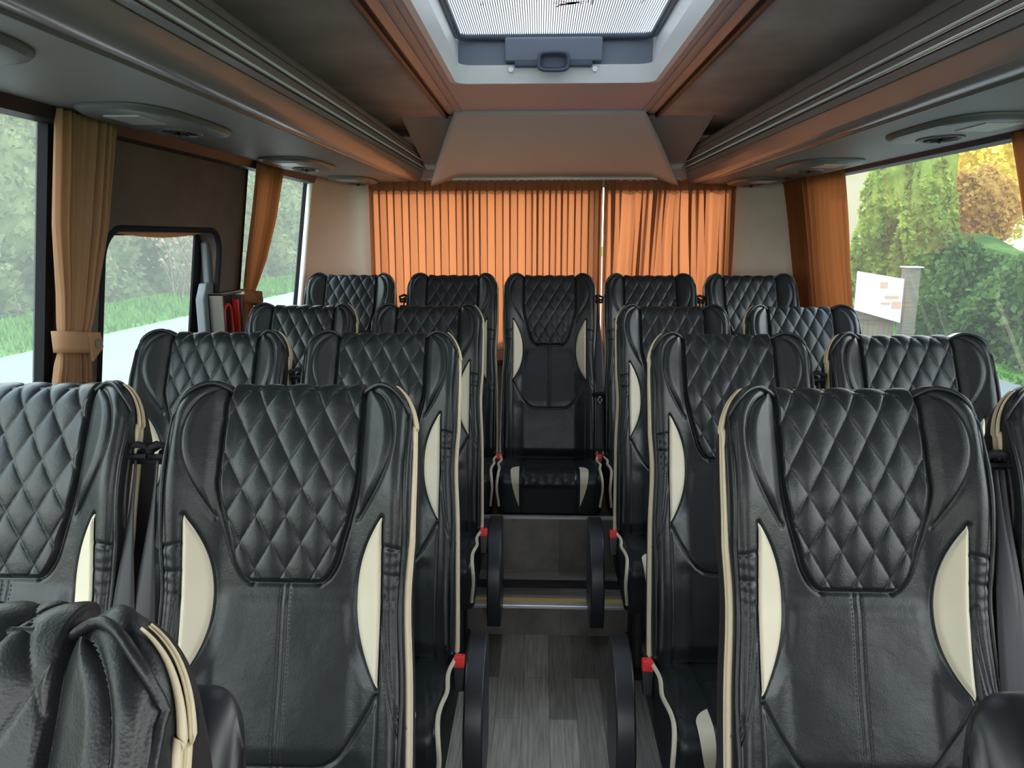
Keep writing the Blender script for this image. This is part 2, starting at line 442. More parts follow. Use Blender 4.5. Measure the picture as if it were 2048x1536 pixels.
# stitching
def stitch(paths):
    mb = MB()
    for L in paths:
        L = np.array(L,float); seg = np.hypot(*np.diff(L,axis=0).T); cum = np.concatenate([[0],np.cumsum(seg)])
        k = 0.
        while k+.0045 < cum[-1]:
            q = [(np.interp(k+t,cum,L[:,0]), np.interp(k+t,cum,L[:,1])) for t in (0,.0022,.0045)]
            pts = [tuple(P(np.array([a]),np.array([b]),.0009)[0]) for a,b in q]
            mb.tube(pts,.0006,4,caps=False); k += .0072
    return mb.build('stitching', M['thread'])
ST=[]
for s in (1,-1):
    ST.append([(s*.0085,HB-.35),(s*.0085,HB-.63)])
    ST.append([(s*(a-.004),b) for a,b in arc1]); ST.append([(s*(a+.0085),b+.006) for a,b in arc1])
PR['st0']=stitch([ST[0],ST[3]]); PR['st1']=stitch(ST[1:3]); PR['st2']=stitch(ST[4:6])

# ---- cushion
CL, CW = .425, .218
def PC(x, t, off=0.):
    x=np.asarray(x,float); t=np.asarray(t,float); s=np.abs(x); R=.045
    flat = CL-R
    over=np.maximum(t-flat,0); phi=np.minimum(over/R,pi/2*1.06); down=np.maximum(over-R*pi/2*1.06,0)
    y = .045-np.minimum(t,flat)-R*np.sin(phi)+down*.12
    z = .0+.045*sm(.0,.36,t)+.012*sm(.12,.19,s)*sm(.42,.3,t) - R*(1-np.cos(phi))-down
    e=np.clip(CW-s,0,.03); drop=.03-np.sqrt(np.maximum(.03**2-(.03-e)**2,0))
    h=off-drop
    for L,w,dep in CSE: h=h-dep*np.exp(-(segdist(s,t,np.array(L))/w)**2)
    y=y-h*np.sin(phi); z=z+h*np.cos(phi)
    return np.stack([x+0*y,y,z+ZH],-1)
CSE=[([[.118,0],[.118,.6]],.003,.004),([[.150,.10],[.165,.25],[.190,.36],[.205,.41]],.002,.0025),([[.156,.10],[.171,.25],[.196,.36]],.002,.0025)]
CT = CL-.045+.045*pi/2+.13
X,T = np.meshgrid(np.linspace(-1,1,110)*CW, np.linspace(0,CT,110))
def fan(X):
    n,m=X.shape; i=np.arange(n*m).reshape(n,m); return [tuple(q) for q in np.stack([i[:-1,:-1],i[:-1,1:],i[1:,1:],i[1:,:-1]],-1).reshape(-1,4)]
V=PC(X,T); n,m=X.shape
VV=[tuple(p) for p in V.reshape(-1,3)]; FF=fan(X)
# close sides & bottom
zb = V[-1,:,2].min()
for j in (0,m-1):
    base=len(VV)
    for i in range(n): VV.append((V[i,j,0], V[i,j,1], min(zb, V[i,j,2])))
    for i in range(n-1): FF.append((i*m+j,(i+1)*m+j,base+i+1,base+i))
PR['cushion']=mesh('seat_cushion',VV,FF,M['leather'])
def cq():
    A=np.linspace(-1,1,80); tt=np.linspace(.17,CL+.045,90); AA,TT=np.meshgrid(A*.112,tt)
    q=np.abs(np.sin(pi*(AA/.07+TT/.09)))*np.abs(np.sin(pi*(AA/.07-TT/.09)))
    e=sm(0,.008,.112-np.abs(AA))*sm(0,.02,TT-.17)*sm(0,.02,CL+.045-TT)
    V=PC(AA,TT,.0005+.006*q**.45*e+.002*e); return mesh('quilted_cushion_panel',V.reshape(-1,3),fan(AA),M['leather'])
PR['cq']=cq()
def cc(sg):
    tt=np.linspace(CL-.10,CL+.125,60); A=np.linspace(0,1,12)
    u=(tt-tt[0])/(tt[-1]-tt[0]); w=.036*np.clip(1-np.abs((u-.25)/(.255+.50*(u>.25)))**1.8,0,1)
    X=(.128)+w[:,None]*A[None,:]; TT=np.repeat(tt[:,None],12,1)
    V=PC(sg*X,TT,.003); return mesh('cushion_insert',V.reshape(-1,3),fan(X),M['cream'])
PR['ccr']=cc(1); PR['ccl']=cc(-1)
for sg,k in ((1,'cpr'),(-1,'cpl')):
    pts=[tuple(PC(np.array([sg*(CW-.001)]),np.array([t]),.022+.006*sin(t*17))[0]) for t in np.linspace(.05,CT-.03,50)]
    pts=[(p[0]+sg*.004*sin(i*.35),p[1],p[2]) for i,p in enumerate(pts)]
    mb=MB(); mb.tube(pts,.0055,8); PR[k]=mb.build('cushion_piping',M['cream'],smooth=True)
# under-frame, legs
mb=MB(); mb.box(-.19,.19,-.33,.05,.30,.385); PR['frame']=mb.build('seat_frame',M['plastic'],bevel=.008)
for sx,k in ((-.15,'l1'),(.15,'l2')):
    mb=MB(); mb.prism([(-.26,0),(-.16,0),(-.13,.30),(-.20,.30)],'x',sx-.012,sx+.012)
    mb.prism([(-.08,0),(.02,0),(.0,.30),(-.08,.30)],'x',sx-.012,sx+.012); mb.box(sx-.02,sx+.02,-.30,.05,0,.02)
    PR[k]=mb.build('leg',M['plastic'],bevel=.003)
mb=MB(); mb.box(-.20,.20,-.31,.30,.262,.33); PR['lowbase']=mb.build('seat_base',M['plastic'],bevel=.008)
# side cover (curved plate beside the aisle)
def cover():
    R=[]
    out=[(.045,.05),(.0,.055),(-.05,.045),(-.10,.018),(-.145,-.025),(-.178,-.08),(-.195,-.14),(-.197,-.20),(-.190,-.25),(-.178,-.295)]
    inn=[(-.05,-.30),(.03,-.29),(.06,-.1),(.062,.03)]
    mb=MB(); mb.prism([(y,z+ZH) for y,z in out+inn],'x',-.025,.025)
    return mb.build('side_cover',M['plastic'],bevel=.006,seg=3)
PR['cover']=cover()
# buckle
mb=MB(); mb.prism([(-.012,-.05),(.012,-.05),(.016,.02),(-.016,.02)],'y',-.010,.010); PR['bk']=mb.build('belt_buckle',M['plastic'],bevel=.003)
mb=MB(); mb.box(-.014,.014,-.012,.012,.012,.042)
PR['bkr']=mb.build('red_release_button',M['red'],bevel=.003); PR['bkr']['label']='red release button'
# belt webbing: ribbon + guide + tongue
def belt(sg):
    rows=[]; 
    for t in np.linspace(0,1,40):
        zz=.735-.70*t; w=.007+.016*sm(0,.5,np.array(t)); 
        dd=.055+.012*sin(t*3.0)+.012*t
        tw=1.1*(1-sm(0,.45,np.array(t)))
        r=[]
        for k in np.linspace(-1,1,5):
            r.append(bk(sg*(HW+.012+.006*t)+k*w*cos(tw), dd+k*w*sin(tw)*.5+.002*(1-k*k), zz))
        rows.append(r)
    mb=MB(); mb.grid(rows)
    o=mb.build('seat_belt',M['webbing'],smooth=True); s=o.modifiers.new('s','SOLIDIFY'); s.thickness=.0016; return o
def guide(sg):
    mb=MB(); c=bk(sg*(HW+.012),.045,.745)
    mb.tube([(c[0]-.020,c[1],c[2]-.012),(c[0]-.022,c[1],c[2]+.012),(c[0],c[1]-.004,c[2]+.020),(c[0]+.022,c[1],c[2]+.012),(c[0]+.020,c[1],c[2]-.012)],.006,8,closed=True)
    mb.tube([(c[0]-.018,c[1]-.01,c[2]),(c[0]+.018,c[1]-.01,c[2])],.005,8)
    mb.tube([(c[0],c[1]+.005,c[2]),(c[0],c[1]+.06,c[2])],.009,8)
    return mb.build('belt_guide',M['gasket'],smooth=True)
for sg,k in ((1,'r'),(-1,'l')):
    PR['belt'+k]=belt(sg); PR['guide'+k]=guide(sg)
c=bk(HW+.018,.078,.30)
mb=MB(); mb.prism([(c[0]-.028,c[2]+.006),(c[0]+.028,c[2]+.006),(c[0]+.024,c[2]-.010),(c[0]-.024,c[2]-.010)],'y',c[1]-.020,c[1]+.006)
PR['tongue']=mb.build('belt_tongue',M['gasket'],bevel=.003)
mb=MB(); x0,z0=c[0],c[2]
mb.box(x0-.011,x0-.006,c[1]-.016,c[1]-.012,z0-.045,z0-.008); mb.box(x0+.006,x0+.011,c[1]-.016,c[1]-.012,z0-.045,z0-.008)
mb.box(x0-.011,x0+.011,c[1]-.016,c[1]-.012,z0-.045,z0-.037); mb.box(x0-.011,x0+.011,c[1]-.016,c[1]-.012,z0-.018,z0-.008)
PR['tplate']=mb.build('metal_plate',M['steel']); PR['tplate']['label']='bright metal tongue plate'
# raised armrest (rounded pad folded up beside the back)
def arm(sg, w=.022):
    rows=[]
    for k in np.linspace(-1,1,15):
        rr=sqrt(max(0,1-(abs(k))**3))*.9+.1; row=[]
        for q in np.linspace(0,2*pi,40,endpoint=False):
            yy=.045*cos(q); zz=.15*sin(q)
            zz = zz if q<pi else zz*1.3
            row.append(bk(sg*(HW+.012)+k*w, -.125+yy*rr, .575+zz*(.75+.25*rr)+ (.02*rr)))
        rows.append(row)
    mb=MB(); mb.grid(rows,closed_v=True); n=len(mb.v)
    mb.f.append(tuple(range(40))); mb.f.append(tuple(reversed(range(n-40,n))))
    return mb.build('armrest',M['plastic'],smooth=True)
PR['armr']=arm(1); PR['arml']=arm(-1); PR['arm0r']=arm(1,.040); PR['arm0l']=arm(-1,.048)

for o in list(PR.values()):
    if o.name in C.objects: C.objects.unlink(o)
def put(key, parent, name=None, loc=(0,0,0)):
    o=PR[key].copy(); C.objects.link(o); o.parent=parent; o.location=loc
    nm=name or PR[key].data.name.split('.')[0]; o.name=nm
    for m_ in o.data.materials: pass
    return o
names={'wr':'wing_panel','wl':'wing_panel','cr':'side_insert','cl':'side_insert','sr':'side_piping','sl':'side_piping','srz':'tan_seam','slz':'tan_seam'}
def seat(cx, ytop, label, aisle=0, belt=None, arm=None, floor=0., dz=0., low=False, tongue=False, group='quilted black leather coach seats', buckle=None, front=False):
    """aisle: +1/-1 side of the aisle, belt/buckle: sides"""
    r=empty('coach_seat',(cx, ytop-HB*sin(TILT), floor)); tag(r,label,'seat',group); L=(0,0,dz)
    b=put('backrest',r,'backrest',L)
    put('back_shell',r,'back_shell',L)['label']='dark brown rear shell'
    q=put('quilted_head_panel',r,'quilted_head_panel',L)
    for k in ('wr','wl'): put(k,r,names[k],L)
    for k in ('cr','cl'): put(k,r,names[k],L)['label']='cream crescent insert'
    put('edge_piping',r,'edge_piping',L)
    for k in ('sr','sl'):
        o=put(k,r,'side_piping',L); o['label']='cream side piping'
        z=put(k+'z',o,'tan_seam')
    for k in ('st0','st1','st2'): put(k,b,'stitching')
    c=put('cushion',r,'seat_cushion',L); put('cq',c,'quilted_cushion_panel')
    for k in ('ccr','ccl'): put(k,c,'cushion_insert')['label']='cream crescent insert'
    for k in ('cpr','cpl'): put(k,c,'cushion_piping')['label']='cream piping'
    if low: put('lowbase',r,'seat_base',L)
    else:
        put('frame',r,'seat_frame',L)
        for k in ('l1','l2'): put(k,r,'leg')
    if aisle:
        off = (HW+.060) if aisle>0 else -(HW+.080)
        put('cover',r,'side_cover',(off,0,dz))
    for s in (buckle or []):
        xb = s*(HW+(.018 if aisle else .012)); bo=put('bk',r,'belt_buckle',(xb,-.075,ZH+.0+dz)); bo.rotation_euler=(radians(-10),0,0)
        rb=put('bkr',bo,'red_release_button')
    if belt:
        k='r' if belt>0 else 'l'; bl=put('belt'+k,r,'seat_belt',L)
        put('guide'+k,r,'belt_guide',L)['label']='black plastic belt guide'
        if tongue:
            tg=put('tongue',bl,'belt_tongue'); put('tplate',r,'metal_plate',L)
    if arm: put(('arm0' if front else 'arm')+('r' if arm>0 else 'l'),r,'armrest',(-.062,0,.035) if front and arm>0 else ((.035,0,.05) if front else L))['label']='folded-up armrest with rounded end'
    return r
# nearest row (mostly outside the frame)
seat(-.462,.507,'nearest black quilted coach seat, only its headrest corner in the lower left foreground',dz=-.014,aisle=0,arm=1,front=True)
seat(.60,.50,'nearest coach seat on the right, only its folded armrest in the lower right corner',aisle=0,arm=-1,front=True)
YA,YB,YC,YD=1.32,2.08,2.94,3.63
seat(-.925,YA,'large black quilted coach seat cut by the left edge of the view',belt=1,arm=1)
seat(-.432,YA,'large black quilted aisle seat in the left foreground, cream inserts fully in view',aisle=1,belt=-1,buckle=[1])
seat(.533,YA,'large black quilted aisle seat in the right foreground, cream inserts fully in view',aisle=-1,belt=1,buckle=[-1])
seat(.998,YA,'black quilted coach seat cut off by the right edge of the view',belt=-1,arm=-1)
seat(-.905,YB,'black quilted window seat behind the left foreground pair, beside the door window')
seat(-.433,YB,'black quilted aisle seat directly behind the left foreground aisle seat',aisle=1,belt=-1,buckle=[1])
seat(.515,YB,'black quilted aisle seat directly behind the right foreground aisle seat',aisle=-1,belt=1,buckle=[-1])
seat(.992,YB,'black quilted window seat beside the right window, second row from the front')
seat(-.925,YC,'black quilted window seat on the left just ahead of the rear row, below rust curtain',)
seat(-.433,YC,'black quilted aisle seat on the left, just ahead of the raised rear row',aisle=1,belt=-1,buckle=[1])
seat(.510,YC,'black quilted aisle seat on the right, just ahead of the raised rear row',aisle=-1,belt=1,buckle=[-1])
seat(.998,YC,'black quilted window seat on the right just ahead of the rear row, below rust curtain')
G='black quilted seats of the raised rear row'
PLZ=.35; dzD=.505-.42-PLZ
for cx,lab,bt,tg,bu in ((-.904,'leftmost black quilted seat of the raised rear row, in front of the beige pillar',None,False,None),
    (-.414,'second seat from the left in the rear row, left of the centre seat',-1,False,None),
    (.047,'centre seat of the rear row facing down the aisle, visible from headrest to cushion',1,True,[1,-1]),
    (.520,'rear row seat just right of the centre seat, in front of the orange curtain',1,False,None),
    (.988,'rightmost black quilted seat of the raised rear row, in front of the plain right pillar',None,False,None)):
    seat(cx,YD,lab,belt=bt,floor=PLZ,dz=dzD,low=True,tongue=tg,buckle=bu,group=G)
# extra belt on the left of the centre seat hangs from its neighbour


# ------------------------------------------------------------------ shell of the coach
def XL(z): return -(1.20+.14*(1.82-z))
def XR(z): return 1.37+.14*(1.82-z)
def wallpanel(mb, fx, y0, y1, z0, z1, th=.03, sg=-1):
    # slanted slab following fx(z)
    a=[(fx(z0),y0,z0),(fx(z0),y1,z0),(fx(z1),y1,z1),(fx(z1),y0,z1)]
    b=[(x+sg*th,y,z) for x,y,z in a]
    mb.add(a+b,[(0,1,2,3),(4,7,6,5),(0,4,5,1),(1,5,6,2),(2,6,7,3),(3,7,4,0)])
ZW0,ZW1=.86,1.812
Y0=-1.7; YR=4.46
# floor
mb=MB(); mb.box(-1.55,1.70,Y0,2.68,-.05,0); struct(mb.build('floor',M['floor']))
mb=MB(); mb.box(-.75,.85,2.68,3.02,-.04,.122); o=struct(mb.build('floor_step',M['plankx'])); o.name='trim_1'
mb=MB(); mb.box(-1.55,1.70,3.0,4.46,-.05,.35); o=struct(mb.build('floor_platform',M['plankx'])); o.name='floor_rear'
mb=MB(); mb.box(-.75,.85,2.9995,3.02,.35,.362); struct(mb.build('trim_2',M['sofgrey'],bevel=.002))
mb=MB(); mb.box(-.75,.85,2.672,2.70,.112,.128); struct(mb.build('trim_3',M['alu'],bevel=.003))
mb=MB(); mb.box(-.75,.85,2.70,2.735,.118,.1265); struct(mb.build('trim_4',M['yellow']))
mb=MB(); mb.box(-.75,.85,2.83,2.90,.122,.1245); struct(mb.build('trim_5',M['rackline']))
# side walls -------------------------------------------------------
mb=MB()
wallpanel(mb,XL,Y0,4.0,-.05,ZW0)
wallpanel(mb,XL,Y0,4.0,ZW1,2.12)
struct(mb.build('wall_left',M['walldark']))
mb=MB(); wallpanel(mb,XL,-.25,-.12,ZW0,ZW1); o=struct(mb.build('trim_6',M['gasket']))
# door panel with rounded opening
def rrect(y0,y1,z0,z1,r,n=8):
    out=[]
    for cy,cz,a0 in ((y1-r,z1-r,0),(y0+r,z1-r,pi/2),(y0+r,z0+r,pi),(y1-r,z0+r,3*pi/2)):
        for k in range(n+1):
            a=a0+pi/2*k/n; out.append((cy+r*cos(a),cz+r*sin(a)))
    return out
def framed_panel(name, fx, Y, Z, hole, th, mat, sg=-1, parent=None):
    y0,y1=Y; z0,z1=Z; h=hole; n=len(h)
    # outer loop matched by projecting from hole centre onto rectangle
    cy=sum(p[0] for p in h)/n; cz=sum(p[1] for p in h)/n; outer=[]
    q=n//4
    corners=[(y1,z1),(y0,z1),(y0,z0),(y1,z0)]
    for i,(a,b) in enumerate(h):
        ci=i//q; cyy,czz=corners[ci]; k=(i%q)/(q-1)
        # spread from one side to the next via the corner
        if ci==0: o=(y1, b if k<.5 else z1) if k<.5 else (a if k>.5 else y1, z1)
        elif ci==1: o=(a if k<.5 else y0, z1) if k<.5 else (y0, b if k>.5 else z1)
        elif ci==2: o=(y0, b if k<.5 else z0) if k<.5 else (a if k>.5 else y0, z0)
        else: o=(a if k<.5 else y1, z0) if k<.5 else (y1, b if k>.5 else z0)
        if k==.5: o=corners[ci]
        outer.append(o)
    mb=MB(); V=[]
    for L,dx in ((outer,0),(h,0),(h,th)): V+=[(fx(b)+sg*dx,a,b) for a,b in L]
    F=[]
    for i in range(n):
        j=(i+1)%n; F.append((i,j,n+j,n+i)); F.append((n+i,n+j,2*n+j,2*n+i))
    return mesh(name,V,F,mat,parent,smooth=False)
hole=rrect(2.13,2.93,.80,1.545,.09)
o=framed_panel('door_1',XL,(1.905,3.14),(ZW0-.12,ZW1),hole,.075,M['walldark']); struct(o)
# seal round the opening and pane
mb=MB(); mb.tube([(XL(b)-.002,a,b) for a,b in hole],.011,8,closed=True); mb.build('door_seal',M['gasket'],o,smooth=True)
w2=empty('window_2',(XL(1.2)-.08,2.5,1.2)); struct(w2)
def pane(name, fx, y0,y1,z0,z1, dx, mat, parent=None, th=.004):
    mb=MB(); a=[(fx(z0)+dx,y0,z0),(fx(z0)+dx,y1,z0),(fx(z1)+dx,y1,z1),(fx(z1)+dx,y0,z1)]; s=1 if dx>0 else -1
    mb.add(a,[(0,1,2,3)])
    o=mb.build(name,mat,parent)
    if parent: o.matrix_parent_inverse=parent.matrix_world.inverted() if False else o.matrix_parent_inverse
    return o
def absparent(o,p): o.parent=p; o.location=tuple(-c for c in p.location); return o
absparent(pane('pane',XL,2.0,3.1,.7,1.6,-.085,M['glassL']),w2)
mb=MB()
def slabL(mb,y0,y1,z0,z1,dx0,dx1):
    a=[(XL(z0)+dx0,y0,z0),(XL(z0)+dx0,y1,z0),(XL(z1)+dx0,y1,z1),(XL(z1)+dx0,y0,z1)]
    b=[(XL(z)+dx1,y,z) for x,y,z in a]; mb.add(a+b,[(0,1,2,3),(4,7,6,5),(0,4,5,1),(1,5,6,2),(2,6,7,3),(3,7,4,0)])
slabL(mb,2.05,3.1,1.525,1.60,-.07,-.078); slabL(mb,2.865,3.10,.7,1.55,-.07,-.078); slabL(mb,2.04,2.135,.7,1.55,-.07,-.078)
absparent(mb.build('window_frame',M['gasket']),w2)
# sagging orange band along the top of the door window
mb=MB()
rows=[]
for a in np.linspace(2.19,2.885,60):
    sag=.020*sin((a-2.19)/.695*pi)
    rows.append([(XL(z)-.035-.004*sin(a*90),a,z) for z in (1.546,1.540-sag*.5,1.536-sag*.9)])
mb.grid(rows); tag(mb.build('orange_band',M['orange'],smooth=True),'narrow orange band across the top of the door window','window_band')
# windows left: 1, 3
def win(n, fx, y0,y1,z0,z1, sg, mat, post=.045):
    w=empty('window_%d'%n,(fx(1.3),(y0+y1)/2,1.3)); struct(w)
    mb=MB(); pts=[(y0,z0),(y1,z0),(y1,z1),(y0,z1)]
    r=.018
    for (a,b,c_,d_) in ((y0,y0+post,z0,z1),(y1-post,y1,z0,z1),(y0,y1,z0,z0+.03),(y0,y1,z1-.012,z1)):
        A=[(fx(c_)-sg*.006,a,c_),(fx(c_)-sg*.006,b,c_),(fx(d_)-sg*.006,b,d_),(fx(d_)-sg*.006,a,d_)]; B=[(x+sg*.03,y,z) for x,y,z in A]
        mb.add(A+B,[(0,1,2,3),(4,7,6,5),(0,4,5,1),(1,5,6,2),(2,6,7,3),(3,7,4,0)])
    absparent(mb.build('window_frame',M['gasket']),w)
    absparent(pane('pane',fx,y0,y1,z0,z1,sg*.02,mat),w)
win(1,XL,-.12,1.905,ZW0,ZW1,-1,M['glassL'],post=.035)
win(7,XL,Y0,-.25,ZW0,ZW1,-1,M['glassL'])
win(3,XL,3.14,3.97,ZW0,ZW1,-1,M['glassL'],post=.008)
# right wall
mb=MB()
wallpanel(mb,XR,Y0,4.35,-.05,ZW0,sg=1); wallpanel(mb,XR,Y0,4.35,ZW1,2.12,sg=1); wallpanel(mb,XR,3.95,4.35,ZW0,ZW1,sg=1); 
struct(mb.build('wall_right',M['walldark']))
mb=MB(); wallpanel(mb,XR,2.02,2.12,ZW0,ZW1,sg=1); struct(mb.build('trim_7',M['gasket']))
win(4,XR,2.12,3.95,ZW0,ZW1,1,M['glass'],post=.05)
win(5,XR,Y0,2.02,ZW0,ZW1,1,M['glass'],post=.05)
# rear pillars
def quad(name, pts, mat, th=None):
    o=mesh(name,pts,[tuple(range(len(pts)))],mat,smooth=False)
    if th: s=o.modifiers.new('s','SOLIDIFY'); s.thickness=th; s.offset=0
    return o
def pillar(name, fx, ya, xe, sgn):
    rows=[]
    for k in np.linspace(0,1,9):
        ang=k*pi/2; row=[]
        for z in np.linspace(.3,1.86,12):
            xa=fx(z); px=xa+(xe-xa)*(k**1.25); py=ya+(YR-ya)*(1-(1-k)**1.35)
            row.append((px,py,z))
        rows.append(row)
    mb=MB(); mb.grid(rows); return struct(mb.build(name,M['beige'],smooth=True))
pillar('trim_8',XL,3.965,-.985,-1)
pillar('trim_9',XR,4.30,1.115,1)
mb=MB(); mb.tube([(XL(z)+.012,3.968,z) for z in np.linspace(.8,1.80,8)],.014,8); struct(mb.build('trim_10',M['white'],smooth=True))
# rear wall with window
mb=MB(); mb.box(-1.1,1.25,YR,YR+.04,.3,.93); mb.box(-1.1,1.25,YR,YR+.04,1.80,2.12); mb.box(-1.19,-.975,YR,YR+.04,.3,2.12); mb.box(1.105,1.36,YR,YR+.04,.3,2.12)
struct(mb.build('wall_back',M['beige']))
w6=empty('window_6',(.05,YR+.03,1.3)); struct(w6)
mb=MB(); mb.box(.30,.36,YR+.01,YR+.05,.93,1.80); mb.box(-.975,-.955,YR+.01,YR+.04,.93,1.8); mb.box(1.085,1.105,YR+.01,YR+.04,.93,1.8); absparent(mb.build('window_frame',M['gasket']),w6)
mb=MB(); mb.add([(-1.0,YR+.03,.9),(1.12,YR+.03,.9),(1.12,YR+.03,1.83),(-1.0,YR+.03,1.83)],[(0,1,2,3)]); absparent(mb.build('pane',M['glass']),w6)
# parcel shelf behind the rear seats
mb=MB(); mb.box(-1.28,1.45,3.98,YR,.84,.87); struct(mb.build('trim_11',M['walldark']))
# front bulkhead with windscreen opening (behind the camera)
mb=MB(); mb.box(-1.6,1.75,Y0-.05,Y0,-.05,.75); mb.box(-1.6,1.75,Y0-.05,Y0,1.95,2.15); struct(mb.build('wall_front',M['walldark']))

# ceiling ------------------------------------------------------------
ZC=2.07
mb=MB(); mb.box(-1.25,-.452,Y0,3.66,ZC,ZC+.03); mb.box(.553,1.42,Y0,3.66,ZC,ZC+.03); mb.box(-1.25,-.66,3.66,YR,ZC,ZC+.03); mb.box(.81,1.42,3.66,YR,ZC,ZC+.03); struct(mb.build('ceiling',M['ceil']))
HX0,HX1,HY0,HY1=-.304,.402,.75,2.845
mb=MB(); mb.box(-.40,.50,HY1,3.50,ZC-.004,ZC+.03); mb.box(-.40,.50,Y0,HY0,ZC-.004,ZC+.03)
mb.box(-.40,HX0,HY0,HY1,ZC-.004,ZC+.03); mb.box(HX1,.50,HY0,HY1,ZC-.004,ZC+.03); struct(mb.build('ceiling_centre',M['centre'])).name='ceiling_2'
# longitudinal trims either side of the hatch strip
def longtrim(n, x0, sg):
    w=empty('trim_%d'%n,(x0,1.,ZC)); struct(w)
    def prof(pts): return [(x0+sg*a,ZC+b) for a,b in pts]
    A=MB(); A.prism(prof([(-.092,.01),(-.090,-.008),(-.075,-.010),(-.060,-.005),(-.058,.01)]),'y',Y0,3.52); absparent(sharp(A.build('grey_brown_band',M['trimb'])),w)
    A=MB(); A.prism(prof([(-.058,.01),(-.058,-.006),(-.048,-.011),(-.030,-.011),(-.024,-.004),(-.022,.01)]),'y',Y0,3.54); absparent(sharp(A.build('copper_band',M['trimc'])),w)
    A=MB(); A.prism(prof([(-.024,.01),(-.024,-.001),(-.013,-.001),(-.013,.01)]),'y',Y0,3.55); absparent(A.build('dark_groove',M['trimd']),w)
    A=MB(); A.prism(prof([(-.013,.01),(-.013,-.012),(-.006,-.016),(.004,-.014),(.014,-.003),(.016,.01)]),'y',Y0,3.62); absparent(sharp(A.build('dark_bead',M['trimd'])),w)
longtrim(12,-.440,-1); longtrim(13,.535,1)
# outer roof skin
mb=MB()
for x0_,x1_,y0_,y1_ in ((-1.26,HX0-.05,Y0,YR+.04),(HX1+.05,1.46,Y0,YR+.04),(HX0-.05,HX1+.05,Y0,HY0-.05),(HX0-.05,HX1+.05,HY1+.06,YR+.04)): mb.box(x0_,x1_,y0_,y1_,ZC+.045,ZC+.075)
o=struct(mb.build('ceiling_5',M['walldark']))
# rear soffit
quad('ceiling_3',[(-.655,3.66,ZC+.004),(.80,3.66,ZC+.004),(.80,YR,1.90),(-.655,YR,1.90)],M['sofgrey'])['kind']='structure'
# raised trapezoid in front of it
def soffit():
    nu,nv=41,14; rows=[]
    for j in range(nv):
        v=j/(nv-1); row=[]
        for i in range(nu):
            u=i/(nu-1)
            xt=-.385+.845*u; xb=-.625+1.40*u
            x=xt+(xb-xt)*v
            # bottom edge: corners hang lower, flat raised middle
            cu=min(u,1-u); zbot=1.805+.055*float(sm(0,.135,np.array(cu)))
            z=(ZC-.020)+(zbot-(ZC-.020))*v+.012*sin(pi*v); y=3.47+(4.40-3.47)*v
            row.append((x,y,z))
        rows.append(row)
    top=[(p[0],p[1]-.004,ZC+.002) for p in rows[0]]
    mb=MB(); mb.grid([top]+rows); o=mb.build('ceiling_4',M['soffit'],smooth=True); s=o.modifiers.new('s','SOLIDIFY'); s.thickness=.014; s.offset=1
    sharp(o,30); return struct(o)
soffit()
for x,z in ((-.395,2.03),(.44,2.03)):
    pass

# roof hatch -----------------------------------------------------------
rh=tag(empty('roof_hatch',(.05,2.2,2.14)),'white-framed glass roof hatch with grey latch bracket in the ceiling','roof hatch')
mb=MB()
def ringwall(mb, r0, r1, z0, z1, rad0=.05, rad1=.05):
    def loop(r,rad,z):
        x0,x1,y0,y1=r; pts=[]
        for cx,cy,a0 in ((x1-rad,y1-rad,0),(x0+rad,y1-rad,pi/2),(x0+rad,y0+rad,pi),(x1-rad,y0+rad,3*pi/2)):
            for k in range(7): a=a0+pi/2*k/6; pts.append((cx+rad*cos(a),cy+rad*sin(a),z))
        return pts
    mb.grid([loop(r0,rad0,z0),loop(r1,rad1,z1)],closed_v=True)
g=.0
ringwall(mb,(HX0-.02,HX1+.02,HY0-.02,HY1+.02),(HX0,HX1,HY0,HY1),ZC-.008,ZC-.010)
ringwall(mb,(HX0,HX1,HY0,HY1),(HX0+.012,HX1-.012,HY0+.01,HY1-.012),ZC-.010,ZC+.050)
ringwall(mb,(HX0+.012,HX1-.012,HY0+.01,HY1-.012),(HX0-.004,HX1+.004,HY0,HY1+.03),ZC+.050,ZC+.052)
o=mb.build('hatch_liner',M['white'],smooth=True); sharp(o,40); absparent(o,rh)
mb=MB(); ringwall(mb,(HX0+.004,HX1-.004,HY0,HY1+.03),(HX0+.0,HX1-.0,HY0,HY1+.03),ZC+.050,ZC+.15,.04,.04)
absparent(mb.build('side_wall',M['white']),rh)
mb=MB(); mb.box(HX0+.01,HX1-.01,HY1+.004,HY1+.02,ZC+.050,ZC+.15); absparent(mb.build('end_panel',M['bluegrey']),rh)
ZG=ZC+.15
mb=MB(); pts=[]
x0,x1,y0,y1=HX0+.01,HX1-.01,HY0,HY1-.01
for cx,cy,a0 in ((x1-.04,y1-.04,0),(x0+.04,y1-.04,pi/2),(x0+.04,y0+.04,pi),(x1-.04,y0+.04,3*pi/2)):
    for k in range(7): a=a0+pi/2*k/6; pts.append((cx+.04*cos(a),cy+.04*sin(a),ZG-.006))
mb.tube(pts,.013,8,closed=True); absparent(mb.build('gasket',M['darkblue'],smooth=True),rh)
mb=MB(); mb.box(HX0-.02,HX1+.02,HY0-.02,HY1+.04,ZG,ZG+.006); absparent(mb.build('glass_pane',M['hatch']),rh)
